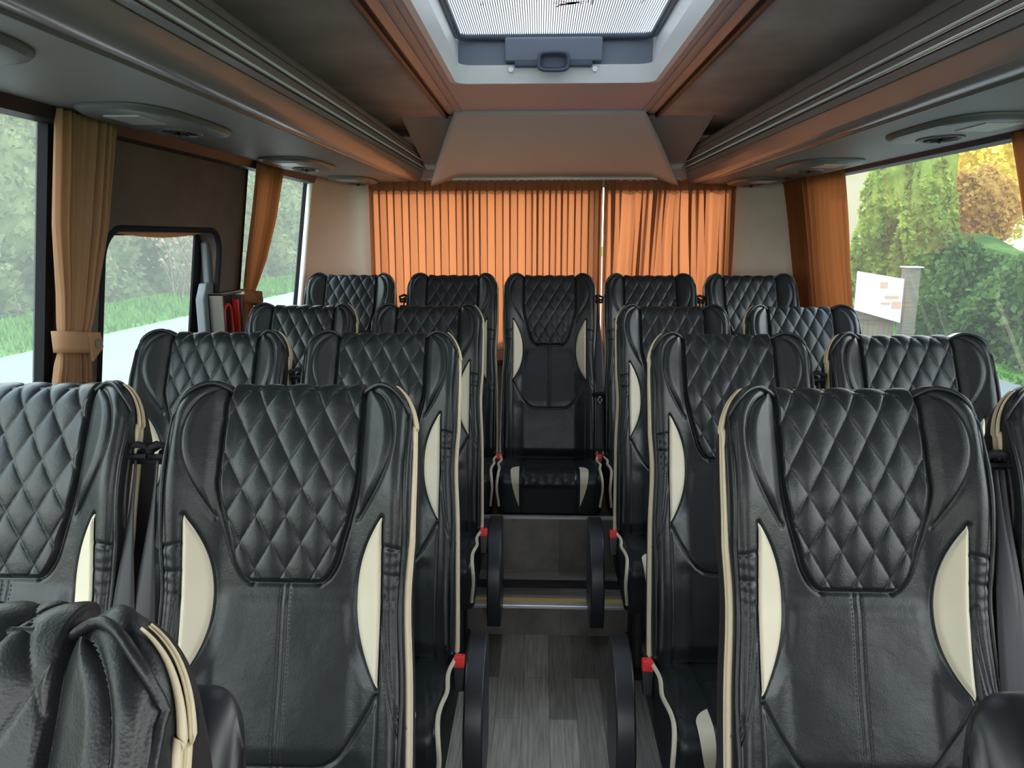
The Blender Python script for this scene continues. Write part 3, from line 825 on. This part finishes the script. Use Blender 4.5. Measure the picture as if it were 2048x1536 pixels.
# bracket, handle, screws
mb=MB(); mb.prism([(HY1-.030,ZC+.058),(HY1-.035,ZC+.135),(HY1+.0,ZC+.15),(HY1+.01,ZC+.058)],'x',-.128,.215); absparent(mb.build('latch_bracket',M['bluegrey'],bevel=.006),rh)
mb=MB(); mb.prism([(HY1-.035,ZC+.040),(HY1-.035,ZC+.060),(HY1+.0,ZC+.060),(HY1+.0,ZC+.040)],'x',-.095,.180); absparent(mb.build('latch_bar',M['darkblue'],bevel=.004),rh)
def cup():
    rows=[]
    for (w,h_,y) in ((.052,.026,HY1-.035),(.056,.034,HY1-.045),(.058,.036,HY1-.060),(.053,.030,HY1-.063),(.047,.024,HY1-.060),(.045,.022,HY1-.042),(.020,.010,HY1-.040)):
        row=[]
        for k in range(28):
            a=2*pi*k/28; cx=np.sign(cos(a))*abs(cos(a))**.5; cz=np.sign(sin(a))*abs(sin(a))**.5
            row.append((.043+w*cx, y, ZC+.052+h_*cz))
        rows.append(row)
    mb=MB(); mb.grid(rows,closed_v=True); n=len(mb.v); mb.f.append(tuple(range(n-28,n))); return mb.build('latch_handle',M['darkblue'],smooth=True)
absparent(cup(),rh)
for x in (-.108,.190):
    mb=MB(); mb.tube([(x,HY1-.002,ZC+.034),(x,HY1-.018,ZC+.034)],.009,12); absparent(mb.build('screw',M['steel']),rh)
# red marking on the glass
def decal():
    mb=MB(); z=ZG-.002
    def bar(x0,y0,x1,y1,w):
        dx,dy=x1-x0,y1-y0; l=sqrt(dx*dx+dy*dy); nx,ny=-dy/l*w/2,dx/l*w/2
        mb.add([(x0+nx,y0+ny,z),(x1+nx,y1+ny,z),(x1-nx,y1-ny,z),(x0-nx,y0-ny,z)],[(0,1,2,3)])
    cx,cy=.085,2.475
    bar(cx-.030,cy+.010,cx+.028,cy-.018,.016); bar(cx-.006,cy-.004,cx+.018,cy-.012,.024)
    bar(cx-.052,cy-.012,cx-.020,cy-.006,.005); bar(cx-.034,cy-.034,cx-.004,cy-.012,.005); bar(cx-.030,cy-.030,cx-.044,cy-.026,.004)
    bar(cx-.030,cy+.010,cx-.040,cy+.030,.006); bar(cx+.028,cy-.018,cx+.046,cy-.028,.005); bar(cx+.020,cy-.018,cx+.040,cy-.002,.005)
    for x,l in ((.055,.04),(.068,.06),(-.10,.03)): bar(cx+x,cy-.09,cx+x,cy-.09+l+.04,.003)
    bar(cx-.10,cy+.02,cx-.05,cy+.02,.0015)
    bar(-.19,cy+.005,-.175,cy-.02,.003); bar(-.185,cy-.012,-.172,cy-.004,.003); bar(.30,cy-.005,.31,cy-.03,.003)
    return mb.build('red_marking',M['redmark'])
M['redmark']=pbr('dark_red_print',(.35,.02,.06),.5)
absparent(decal(),rh)

# luggage racks --------------------------------------------------------
def rack(label, x0, xw, zb, sg, l1, s1, s2, l2, zt, ye):
    # sg=-1 left. profile measured from inner edge x0 outwards
    r=tag(empty('luggage_rack',(x0,1.4,zb)),label,'luggage rack','luggage racks')
    def P2(a,b): return (x0+sg*a, b)
    pts=[]
    def add(a,b): pts.append(P2(a,b))
    add(.16,zt+.006)
    for q in np.linspace(0,pi/2,9): add(.058-.056*sin(q), zt-.030+.036*cos(q))
    def slot(z,a): add(a,z+.0022); add(a+.006,z+.0022); add(a+.006,z-.0022); add(a,z-.0022)
    slot(l1,.001); add(0,(l1+s1)/2); add(0,s1); add(.001,s2); slot(l2,.003)
    add(.006,l2-.012); add(.010,l2-.025); add(.020,zb+.012); add(.032,zb+.003); add(.048,zb-.001); add(.058,zb)
    add(.062,zb+.005); add(.085,zb+.006); add(.089,zb+.001)
    add(abs(xw-x0)-.0,zb+.001); add(abs(xw-x0)-.0,zt+.006)
    mb=MB(); mb.prism(pts,'y',Y0,ye); o=sharp(mb.build('rack_body',M['rack']),25); absparent(o,r)
    mb=MB(); xa,xb=sorted((x0+sg*.09,xw)); mb.box(xa,xb,Y0,ye-.001,zb-.001,zb+.001); absparent(mb.build('underside_panel',M['under']),r)
    for s,a in ((s1,.0),(s2,.001)):
        mb=MB(); mb.tube([(x0+sg*a,Y0,s),(x0+sg*a,ye-.002,s)],.0035,8); absparent(mb.build('light_strip',M['chrome'],smooth=True),r)
        mb=MB(); mb.tube([(x0+sg*(a+.002),Y0,s-.0075),(x0+sg*(a+.002),ye-.003,s-.0075)],.003,6); absparent(mb.build('dark_bead',M['rackline'],smooth=True),r)
    return r
rack('long dark brown overhead luggage rack along the left windows',-.662,-1.165,1.826,-1,1.966,1.940,1.908,1.880,2.005,4.375)
rack('long dark brown overhead luggage rack along the right windows',.810,1.335,1.812,1,1.966,1.930,1.904,1.872,2.012,4.375)
# window header rails
for n,fx,sg,zb in ((14,XL,1,1.826),(15,XR,-1,1.812)):
    mb=MB(); a=[(fx(1.8)+sg*.0,1.790),(fx(1.8)+sg*.035,1.795),(fx(1.8)+sg*.05,zb),(fx(1.8)+sg*.0,zb)]
    mb.prism(a,'y',Y0,4.30 if sg<0 else 3.97); struct(mb.build('trim_%d'%n,M['rackline']))

# service panels under the racks -----------------------------------------
def service(label, xc, yc, zb, sg, L=.50, W=.20, rot=0):
    r=tag(empty('service_panel',(xc,yc,zb)),label,'reading light panel','service panels under the luggage racks'); r.rotation_euler=(0,0,rot)
    rows=[]
    def loop(w,l,z,p=3.2):
        out=[]
        for k in range(40):
            a=2*pi*k/40; out.append((np.sign(cos(a))*abs(cos(a))**(2/p)*w, np.sign(sin(a))*abs(sin(a))**(2/p)*l, z))
        return out
    mb=MB(); mb.grid([loop(W/2,L/2,-.0005),loop(W/2,L/2,-.006),loop(W/2*.93,L/2*.96,-.014),loop(W/2*.8,L/2*.9,-.017)],closed_v=True)
    n=len(mb.v); mb.f.append(tuple(range(n-40,n))); o=sharp(mb.build('panel_body',M['service'],r),30)
    mb=MB(); mb.box(-.045,.045,-.20,-.06,-.020,-.0165); mb.build('light_lens',M['lens'],r,bevel=.001)
    # oval speaker recess
    rows=[]
    for sc,z in ((1.0,-.0168),(1.0,-.021),(.92,-.022),(.84,-.0175)):
        rows.append([(.055*sc*cos(a), .10+.085*sc*sin(a), z) for a in np.linspace(0,2*pi,32,endpoint=False)])
    mb=MB(); mb.grid(rows,closed_v=True); mb.build('vent_ring',M['service'],r,smooth=True)
    mb=MB(); mb.add([(.047*cos(a), .10+.072*sin(a), -.0176) for a in np.linspace(0,2*pi,32,endpoint=False)],[tuple(range(32))])
    v=mb.build('vent_disc',M['rackline'],r)
    mb=MB()
    for q in (-.02,0,.02): mb.tube([(q,.05,-.019),(q,.15,-.019)],.003,6)
    mb.tube([(0,.095,-.019),(0,.105,-.024)],.008,8); mb.build('vent_fin',M['shell'],v,smooth=True)
    return r
service('grey reading light panel under the left rack above the ochre curtain',-1.01,2.06,1.8248,-1,.56,.24)
service('grey reading light panel under the left rack above the rust curtain',-1.01,3.22,1.8248,-1,.50,.24)
service('rearmost reading light panel under the left rack, near the rear pillar',-1.00,4.12,1.8248,-1,.46,.22)
for y,l in ((2.16,'grey reading light panel under the right rack above the wide right window'),(3.22,'grey reading light panel under the right rack above the right rust curtain'),(4.10,'rearmost reading light panel under the right rack, by the rear corner')):
    s=service(l,1.13,y,1.8108,1,.52 if y<4 else .46,.26)
service('front left reading light panel, its dark vent at the top left corner of the view',-.94,1.10,1.8248,-1,.50,.24)

# curtains ---------------------------------------------------------------
def side_curtain(label, fx, sg, mat, prof, z0, z1, nf, amp, tie=None, inset=.05, hem=False, seed=0, name='window_curtain'):
    """prof(z)->(y0,y1); hangs sg*inset inside the wall"""
    NS,NZ=nf*14,60; rows=[]; rnd=random.Random(seed)
    ph=[rnd.uniform(-.5,.5) for _ in range(nf+2)]
    for k in range(NZ+1):
        z=z1+(z0-z1)*k/NZ; a,b=prof(z); row=[]
        zx=z
        for i in range(NS+1):
            u=i/NS; fo=sin(2*pi*nf*u+.7*sin(2*pi*u*2.3+seed))+.35*sin(2*pi*nf*u*2+1+z*2)
            am=amp*(.6+.4*sin(u*9+seed)); 
            if tie and abs(z-tie)<.05: am*=.5+.5*abs(z-tie)/.05
            row.append((fx(zx)+sg*(inset+am*fo), a+(b-a)*(u+.012*sin(z*7+u*12)), z))
        rows.append(row)
    mb=MB(); mb.grid(rows); o=mb.build(name,mat,smooth=True)
    tag(o,label,'curtain')
    if tie:
        a,b=prof(tie); yc=(a+b)/2; hw=(b-a)/2+.008; loop=[]; mb=MB(); R=[]
        for q in np.linspace(0,2*pi,36,endpoint=False):
            cx=fx(tie)+sg*(inset+(amp*1.7+.012)*sin(q)); cy=yc+hw*cos(q)
            R.append([(cx,cy,tie+dz_-.012*cos(q)) for dz_ in (.028,.010,-.010,-.028)])
        mb.grid(R,closed_u=True); t=mb.build('tieback',mat,o,smooth=True); s=t.modifiers.new('s','SOLIDIFY'); s.thickness=.004
        mb=MB(); x=fx(tie)+sg*(inset+amp*1.7+.018)
        mb.prism([(yc-.005,tie+.028),(yc+.045,tie+.022),(yc+.052,tie-.02),(yc+.0,tie-.05)],'x',x-.002,x+.004); mb.build('tie_flap',mat,t)
        mb=MB(); mb.tube([(x,yc+.022,tie-.006),(x+sg*.010,yc+.022,tie-.006)],.011,14); bt=mb.build('button',M['steel'],t,bevel=.002); bt['label']='round metal snap button'
    return o
def interp(*pts):
    zs=[p[0] for p in pts][::-1]; A=[p[1] for p in pts][::-1]; B=[p[2] for p in pts][::-1]
    return lambda z:(float(np.interp(z,zs,A)), float(np.interp(z,zs,B)))
side_curtain('ochre curtain tied with a snap button, left of the door window',XL,1,M['ochre'],
   interp((1.82,1.828,2.10),(1.55,1.835,2.075),(1.38,1.86,2.03),(1.25,1.868,1.995),(1.10,1.84,2.02),(.80,1.82,2.04)),.86,1.82,9,.013,tie=1.245,seed=1)
side_curtain('rust orange curtain tied narrow between the door window and the rear left window',XL,1,M['rust'],
   interp((1.82,3.11,3.46),(1.6,3.10,3.41),(1.42,3.08,3.32),(1.27,3.08,3.19),(1.1,3.06,3.22),(.8,3.05,3.24)),.88,1.82,8,.012,tie=1.27,seed=2)
side_curtain('wide rust curtain hanging loose at the rear end of the right window',XR,-1,M['rust'],
   interp((1.805,3.42,4.28),(1.4,3.42,4.22),(.8,3.36,4.15)),.82,1.805,13,.018,seed=3,inset=.055)
side_curtain('orange curtain tied back at the right edge of the view',XR,-1,M['rust'],
   interp((1.805,1.82,2.27),(1.45,1.84,2.19),(1.23,1.98,2.15),(1.10,1.90,2.19),(.8,1.80,2.24)),.84,1.805,8,.013,tie=1.225,seed=4)
# cord-like pale hem on the loose right curtain
def rear_curtain(label, x0, x1, nf, amp, seed, loose=False):
    rnd=random.Random(seed); NS=nf*18; NZ=50; rows=[]
    wid=[rnd.uniform(.75,1.3) for _ in range(nf)]; cum=np.concatenate([[0],np.cumsum(wid)]); cum=cum/cum[-1]
    for k in range(NZ+1):
        v=k/NZ; row=[]
        for i in range(NS+1):
            u=i/NS; fi=min(int(u*nf),nf-1); loc=(u*nf-fi)
            uu=cum[fi]+(cum[fi+1]-cum[fi])*loc
            # box-pleat like fold: fabric doubles back on itself
            s=sin(2*pi*loc); back=.014*sin(4*pi*loc)*(1-.3*v)
            y=YR-.055+amp*np.clip(1.6*s,-1,1)*(.55+.45*v)
            if loose: y+=.015*sin(uu*11+v*2.5)*v; back*=1+.6*sin(uu*20+v*3)
            x=x0+(x1-x0)*uu+back
            if loose: x+= .018*sin(v*3.0+uu*7)*sin(pi*uu)
            top=1.838-.012*abs(s)*(1-v) if True else 0
            z=top+(.88-top)*v
            if v<.08: y=YR-.055+ (y-(YR-.055))*(.5+v/.16)
            row.append((x,y,z))
        rows.append(row)
    mb=MB(); mb.grid(rows); o=mb.build('rear_window_curtain',M['orange'],smooth=True); tag(o,label,'curtain','orange curtains over the rear window')
    # stiff pleat tape along the top and hem seam
    rows=[[ (p[0],p[1]-.002,p[2]) for p in rows[0]],[(p[0],p[1]-.002,p[2]) for p in rows[3]]]
    mb=MB(); mb.grid(rows); t=mb.build('pleat_tape',M['orange'],o,smooth=True)
    return o
rear_curtain('wide orange pleated curtain drawn over most of the rear window',-.985,.352,17,.016,5)
rear_curtain('narrower orange curtain right of the bright gap in the rear window',.362,1.105,10,.024,8,True)
# rail with hooks
mb=MB(); mb.tube([(-.645,YR-.055,1.846),(.795,YR-.055,1.846)],.006,8); cr=tag(mb.build('curtain_rail',M['white'],smooth=True),'white curtain rail across the top of the rear window','curtain rail')
mb=MB()
for k in range(15):
    x=-.62+k*.098
    mb=MB(); mb.tube([(x,YR-.055,1.852),(x+.004,YR-.066,1.846),(x,YR-.058,1.834)],.0022,6); mb.build('glider',M['white'],cr,smooth=True)

# latch cover and emergency box by the door ---------------------------------
lc=tag(empty('door_latch_cover',(XL(1.2)+.01,2.80,1.2)),'tall blue-grey metal latch cover at the right side of the door window','latch cover')
mb=MB()
mb.prism([(2.83,.85),(2.83,1.285),(2.87,1.345),(2.93,1.345),(2.93,.85)],'x',XL(1.2)-.03,XL(1.2)+.004)
absparent(mb.build('lower_cover',M['handlegrey'],bevel=.006),lc)
mb=MB(); mb.prism([(2.895,1.30),(2.90,1.345),(2.90,1.50),(2.935,1.51),(2.935,1.30)],'x',XL(1.4)-.055,XL(1.4)-.03)
absparent(mb.build('upper_arm',M['handlegrey'],bevel=.008),lc)
eb=tag(empty('emergency_box',(XL(1.2)+.05,2.93,1.2)),'small clear-fronted box with a red loop handle beside the door window','emergency box')
XB=XL(1.2)+.008
M['boxf']=pbr('smoky_brown_plastic',(.07,.06,.05),.3)
mb=MB(); mb.box(XB-.0,XB+.012,2.868,3.06,.98,1.30); absparent(mb.build('back_plate',M['shell'],bevel=.003),eb)
mb=MB()
for (a,b,c_,d_) in ((2.865,2.875,.98,1.305),(3.053,3.063,.98,1.305),(2.865,3.063,1.295,1.305)): mb.box(XB,XB+.055,a,b,c_,d_)
absparent(mb.build('box_frame',M['boxf'],bevel=.002),eb)
mb=MB(); mb.add([(XB+.054,2.868,.98),(XB+.054,3.06,.98),(XB+.054,3.06,1.30),(XB+.054,2.868,1.30)],[(0,1,2,3)]); absparent(mb.build('clear_cover',M['glass']),eb)
mb=MB(); lp=[(XB+.03,2.93,.98)]+[(XB+.03,2.93,1.12)]+[(XB+.03,2.965-.035*cos(a),1.22+.035*sin(a)) for a in np.linspace(0,pi,10)]+[(XB+.03,3.0,.98)]
mb.tube(lp,.006,8); o=mb.build('red_loop',M['red'],smooth=True); o['label']='red loop handle'; absparent(o,eb)
mb=MB(); mb.box(XB+.02,XB+.045,3.036,3.050,.98,1.27); o=mb.build('red_bar',M['red'],bevel=.003); o['label']='red vertical bar'; absparent(o,eb)
mb=MB(); mb.tube([(XB+.06,2.87,1.10),(XB+.075,2.90,1.105),(XB+.075,2.96,1.10),(XB+.06,2.98,1.08)],.010,8); absparent(mb.build('latch_handle',M['steel'],smooth=True),eb)
mb=MB(); mb.box(XB+.03,XB+.06,3.05,3.075,1.288,1.30); absparent(mb.build('hinge',M['white'],bevel=.002),eb)

# ------------------------------------------------------------------ outside
ZG0=-.9
M['road']=pbr('pale_road',(.115,.12,.12),.85,noise=(.5,(1,.1,1)),col2=(.115,.12,.12))
M['lane']=pbr('pinkish_lane',(.14,.115,.115),.85,noise=(.5,(1,.1,1)),col2=(.125,.105,.105))
M['grass']=leaf_mat('verge_grass',(.05,.12,.02),(.075,.17,.03),(.10,.20,.045),1.5,.0)
M['hedgeL']=leaf_mat('pale_hedge_leaves',(.075,.09,.04),(.14,.17,.075),(.22,.25,.115),.35,.3)
M['hedgeR']=leaf_mat('green_hedge_leaves',(.03,.065,.02),(.065,.12,.035),(.12,.19,.055),.7,.35)
M['conifer']=leaf_mat('conifer_leaves',(.07,.11,.03),(.17,.26,.05),(.36,.44,.09),.5,.35)
M['yellow_leaf']=leaf_mat('yellow_leaves',(.55,.42,.04),(.78,.62,.08),(.85,.76,.28),.8,.5)
M['reflection_leaf']=leaf_mat('reflection_leaves',(.30,.17,.05),(.44,.26,.07),(.50,.35,.09),.6,.45)  # orange of the mirrored curtain, put into the leaves of an added tree
M['trunk']=pbr('bark',(.12,.09,.06),.9)
M['straw']=leaf_mat('dry_straw',(.18,.14,.09),(.26,.21,.15),(.32,.28,.22),2,.3)
def plane(name,x0,x1,y0,y1,z,mat):
    o=quad(name,[(x0,y0,z),(x1,y0,z),(x1,y1,z),(x0,y1,z)],mat); return o
tag(plane('road',-11.,8.0,-60,160,ZG0,M['road']),'pale grey road the coach is driving along','road')
tag(plane('cycle_lane',-6.3,-2.5,-60,160,ZG0+.005,M['lane']),'pinkish lane surface below the door window','lane')
o=tag(plane('ground',-80,90,-80,200,ZG0-.03,M['grass']),'grassy ground beyond the road','ground'); o['kind']='structure'
def grass_strip(name,x0,x1,y0,y1,n,hh,label):
    P0=np.stack([rng.uniform(x0,x1,n),rng.uniform(y0,y1,n),np.full(n,ZG0)],1); a=rng.uniform(0,pi,n); w=rng.uniform(.02,.05,n); h=rng.uniform(.3,1,n)*hh
    dx=np.stack([np.cos(a)*w,np.sin(a)*w,0*a],1); tip=P0+np.stack([rng.normal(0,.05,n),rng.normal(0,.05,n),h],1)
    V=np.concatenate([P0-dx,P0+dx,tip]); F=np.stack([np.arange(n),np.arange(n)+n,np.arange(n)+2*n],1)
    base=len(V); V=np.vstack([V,[(x0,y0,ZG0),(x1,y0,ZG0),(x1,y1,ZG0+.0),(x0,y1,ZG0)]]); F=[tuple(q) for q in F]+[(base,base+1,base+2,base+3)]
    return tag(mesh(name,V,F,M['grass'],smooth=False),label,'grass',kind='stuff')
grass_strip('grass_verge',-15.4,-11.,0,90,26000,.30,'bright green grass verge beyond the road on the left')
grass_strip('grass_strip',8.0,8.35,5,60,4000,.12,'thin grass strip under the hedge on the right')
def leafcloud(P0, size, flat=0.):
    n=len(P0); N=rng.normal(size=(n,3)); N/=np.linalg.norm(N,axis=1)[:,None]
    U=np.cross(N,rng.normal(size=(n,3))); U/=np.linalg.norm(U,axis=1)[:,None]; W=np.cross(N,U)
    s=(size*rng.uniform(.6,1.3,n))[:,None]
    V=np.stack([P0-U*s*.5, P0-W*s*.32, P0+U*s*.5, P0+W*s*.32],1).reshape(-1,3)
    F=np.arange(4*n).reshape(n,4); return V,[tuple(q) for q in F]
def merge(parts):
    V=[];F=[];o=0
    for v,f_ in parts: V.append(np.asarray(v)); F+= [tuple(i+o for i in q) for q in f_]; o+=len(v)
    return np.vstack(V),F
def blob(c,r,nu=20,nv=12,k=.15,seed=0):
    rr=random.Random(seed); rows=[]
    for j in range(nv+1):
        t=pi*j/nv; row=[]
        for i in range(nu):
            p=2*pi*i/nu; w=1+k*sin(3*p+seed)*sin(2*t)+k*.6*sin(7*p+2*seed)*sin(5*t+seed)
            row.append((c[0]+r[0]*w*sin(t)*cos(p),c[1]+r[1]*w*sin(t)*sin(p),c[2]+r[2]*w*cos(t)))
        rows.append(row)
    m_=MB(); m_.grid(rows,closed_v=True); return m_.v,m_.f
def crown(c,r,n,size,seed=0):
    U=rng.normal(size=(n,3)); U/=np.linalg.norm(U,axis=1)[:,None]
    rad=rng.uniform(.78,1.08,n)[:,None]; lump=1+.12*np.sin(U[:,0:1]*9+seed)*np.cos(U[:,2:3]*7+seed*2)
    P0=np.array(c)+U*np.array(r)*rad*lump
    return merge([blob(c,[q*.86 for q in r],seed=seed),leafcloud(P0,size)])
def tree(name,label,cat,parts,mat,trunk=None,group=None):
    V,F=merge(parts); r=empty(name,(parts_c[0],parts_c[1],ZG0)); tag(r,label,cat,group)
    o=mesh('foliage',V,F,mat,smooth=False); absparent(o,r)
    if trunk:
        mb=MB(); mb.tube(trunk,[.16,.12,.07],8); absparent(mb.build('trunk',M['trunk'],smooth=True),r)
    return r
# left hedge: long wall of foliage
def hedge(name,label,x,y0,y1,z1,n,size,mat,depth=1.5,seed=0,sg=-1):
    Y=rng.uniform(y0,y1,n); Zr=rng.uniform(0,1,n)
    top=z1+.5*np.sin(Y*.4+seed)+.3*np.sin(Y*1.1)
    Z=ZG0+Zr*(top-ZG0)
    bulge=.5*np.sin(Y*.9+seed)*np.cos(Z*1.1)+.25*np.sin(Y*2.3+Z*1.7)
    X=x+bulge+sg*(Zr**3)*depth*.5+rng.normal(0,.12,n)
    rows=[]
    for yy in np.linspace(y0,y1,120):
        row=[]
        for q in np.linspace(0,1,14):
            tp=z1+.5*sin(yy*.4+seed)+.3*sin(yy*1.1); z=ZG0+q*(tp-ZG0)
            b=.5*sin(yy*.9+seed)*cos(z*1.1)+.25*sin(yy*2.3+z*1.7)
            row.append((x+b+sg*(q**3)*depth*.5+sg*.15,yy,z))
        row.append((x+sg*depth,yy,z)); row.append((x+sg*depth,yy,ZG0)); rows.append(row)
    m_=MB(); m_.grid(rows)
    V,F=merge([(m_.v,m_.f),leafcloud(np.stack([X,Y,Z],1),size)])
    return tag(mesh(name,V,F,mat,smooth=False),label,'hedge')
hedge('hedge','tall pale green hedge beyond the grass verge, seen through the left windows',-16.6,-2,110,7.5,26000,.30,M['hedgeL'],seed=1)
hedge('hedge','dense clipped green hedge beyond the right window',9.3,3,19.2,1.75,16000,.16,M['hedgeR'],seed=4,sg=1,depth=1.2)
hedge('hedge','loose light green shrubs behind the white notice board',13.2,15,60,1.1,12000,.24,M['conifer'],seed=2,sg=1,depth=1.5)
bpy.data.objects['hedge'].name='hedge'
# conifers
parts_c=(0,0)
def conifer(x,y,h,r,label,seed):
    global parts_c; parts_c=(x,y); n=3500
    q=rng.uniform(0,1,n); a=rng.uniform(0,2*pi,n); rad=r*np.sin(np.clip(q*1.0+.12,0,1)*pi)**.5*(1+.15*np.sin(a*5+q*20))
    P0=np.stack([x+rad*np.cos(a),y+rad*np.sin(a),ZG0+q*h],1)
    return tree('conifer_tree',label,'tree',[blob((x,y,ZG0+h/2),(r*.85,r*.85,h*.49),seed=seed),leafcloud(P0,.22)],M['conifer'],group='slender green trees beyond the right window')
conifer(10.1,22.6,5.9,.80,'slender light green tree nearest the right rust curtain',1)
conifer(9.95,20.1,5.5,.62,'slender light green tree between the curtain-side tree and the yellow tree',3)
conifer(11.2,24.7,5.5,.8,'farther slender green tree peeking between the two nearer ones',5)
def ctree(name,label,c,r,n,size,mat,seed,th=.4):
    global parts_c; parts_c=(c[0],c[1])
    return tree(name,label,'tree',[crown(c,r,n,size,seed)],mat,trunk=[(c[0],c[1],ZG0),(c[0]+.1,c[1],c[2]-r[2]*.6),(c[0],c[1],c[2])])
ctree('yellow_tree','bright yellow autumn tree filling the upper part of the right window',(17.6,31.2,4.8),(2.6,2.2,3.3),11000,.24,M['yellow_leaf'],2)
ctree('reflection_tree','added orange tree behind the green hedge, imitating a curtain reflection in the glass',(11.55,20.9,2.2),(1.0,.7,1.05),5000,.17,M['reflection_leaf'],6)  # added crown standing in for the orange curtain mirrored in the right window
ctree('green_tree','dark green round tree behind the yellow tree',(19.5,24.5,2.6),(2.6,2.6,2.6),6000,.25,M['hedgeR'],9)
# dry bush on the verge
parts_c=(-14.2,31.)
m_=MB()
for k in range(90):
    a=random.uniform(0,2*pi); l=random.uniform(1.2,2.6); b=(-14.2+random.uniform(-.7,.7),31+random.uniform(-1.2,1.2),ZG0)
    e=(b[0]+cos(a)*l*.35,b[1]+sin(a)*l*.45,ZG0+l); m_.tube([b,((b[0]+e[0])/2,(b[1]+e[1])/2,ZG0+l*.6),e],[.02,.015,.008],4)
lv,lf=leafcloud(np.stack([-14.2+rng.normal(0,.6,500),31+rng.normal(0,1.0,500),ZG0+rng.uniform(1.2,3.0,500)],1),.2)
V,F=merge([(m_.v,m_.f),(lv,lf)])
tag(mesh('dry_bush',V,F,M['straw'],smooth=False),'dry straw-coloured bush seen through the top right of the door window','bush')
# sign board and post
sb=tag(empty('sign_board',(8.3,17.6,ZG0)),'white tilted notice board on the fence beside the rust curtain','sign')
M['signw']=pbr('white_sign',(.45,.45,.45),.5); M['signb']=pbr('brown_print',(.40,.25,.18),.5); M['wood']=pbr('grey_wood',(.09,.085,.065),.85,noise=(3,(1,1,8)),col2=(.13,.12,.085))
def onray(px,py,Y):
    X_=(px-1080)/1500*Y*1.0; return X_
def signq(px0,px1,py0,py1,Y,dy=0,tilt=0):
    # board facing the camera side, in the plane Y
    x0,x1=(px0-1080)/1500*Y,(px1-1080)/1500*Y; z0,z1=1.52+(474-py1)/1500*Y,1.52+(474-py0)/1500*Y
    return x0,x1,z0,z1
x0,x1,z0,z1=signq(1700,1790,545,640,13.2)
mb=MB(); mb.prism([(x0,z0+.22),(x1,z0),(x1,z1-.08),(x0,z1+.05)],'y',13.2,13.24); absparent(mb.build('board',M['signw']),sb)
mb=MB()
for (a,b,c_,d_) in ((.50,.66,.72,.84),(.62,.92,.50,.56),(.78,.98,.30,.44),(.55,.75,.38,.42)):
    mb.box(x0+(x1-x0)*a,x0+(x1-x0)*b,13.193,13.199,z0+(z1-z0)*c_,z0+(z1-z0)*d_)
absparent(mb.build('printed_pictures',M['signb']),sb)
ps=tag(empty('wooden_post',(6.5,13.3,ZG0)),'grey wooden post right of the white notice board','post')
mb=MB(); mb.box(6.32,6.55,13.26,13.5,ZG0,1.0); absparent(mb.build('post',M['wood'],bevel=.02),ps)
mb=MB(); mb.box(6.30,6.58,13.24,13.52,1.0,1.02); absparent(mb.build('post_cap',M['signw']),ps)
fn=tag(empty('fence',(5.8,13.4,ZG0)),'weathered wooden fence panel below the white notice board','fence')
mb=MB()
for k in range(15): mb.box(4.9+k*.09,4.98+k*.09,13.40,13.42,ZG0,.35)
absparent(mb.build('slats',M['wood']),fn)
mb=MB(); mb.box(4.9,6.25,13.37,13.40,.1,.17); absparent(mb.build('rail',M['wood']),fn)
# house
hs=tag(empty('house',(20,40,ZG0)),'pale yellow house high behind the slender trees','house')
M['housew']=pbr('cream_render',(.35,.30,.19),.8); M['roof']=pbr('grey_roof',(.45,.46,.50),.7)
mb=MB(); mb.box(16.6,19.6,40,48,ZG0,5.6); absparent(mb.build('wall',M['housew']),hs)
mb=MB(); mb.prism([(16.2,5.5),(19.9,5.5),(18.1,7.6)],'y',39.7,48.3); absparent(mb.build('roof',M['roof']),hs)
mb=MB()
for k in range(3): mb.box(17.0+k*.85,17.5+k*.85,39.96,40.0,3.4,4.6)
absparent(mb.build('window',M['gasket']),hs)
h2=tag(empty('house',(34,32,ZG0)),'pale blue-white house glimpsed at the right edge beyond the hedge','house')
M['housew2']=pbr('white_render',(.30,.34,.38),.8)
mb=MB(); mb.box(26,31,34,42,ZG0,3.4); absparent(mb.build('wall',M['housew2']),h2)
mb=MB(); mb.prism([(25.5,3.3),(31.5,3.3),(28.5,5.2)],'y',33.7,42.3); absparent(mb.build('roof',M['roof']),h2)

# ------------------------------------------------------------------ light
w=bpy.data.worlds.new('World'); scn.world=w; w.use_nodes=True; nt=w.node_tree; nt.nodes.clear()
out=nt.nodes.new('ShaderNodeOutputWorld'); bg=nt.nodes.new('ShaderNodeBackground'); bg.inputs[1].default_value=3.4
tc=nt.nodes.new('ShaderNodeTexCoord'); sp=nt.nodes.new('ShaderNodeSeparateXYZ'); rp=nt.nodes.new('ShaderNodeValToRGB')
nt.links.new(tc.outputs['Generated'],sp.inputs[0]); nt.links.new(sp.outputs[2],rp.inputs[0])
rp.color_ramp.elements[0].color=(1.0,.97,.92,1); rp.color_ramp.elements[1].color=(.62,.80,1.0,1); rp.color_ramp.elements[1].position=.8
nt.links.new(rp.outputs[0],bg.inputs[0]); nt.links.new(bg.outputs[0],out.inputs[0])
s=bpy.data.lights.new('sun','SUN'); s.energy=2.5; s.angle=radians(1.5); s.color=(1,.90,.76)
so=bpy.data.objects.new('sun',s); C.objects.link(so)
from mathutils import Vector
so.rotation_euler=Vector((-.22,-1,-.42)).to_track_quat('-Z','Y').to_euler()
vs=scn.view_settings; vs.view_transform='Standard'; vs.look='None'; vs.gamma=1; vs.use_curve_mapping=False; vs.exposure=1.0
scn.cycles.max_bounces=8; scn.cycles.transparent_max_bounces=12; scn.cycles.diffuse_bounces=6
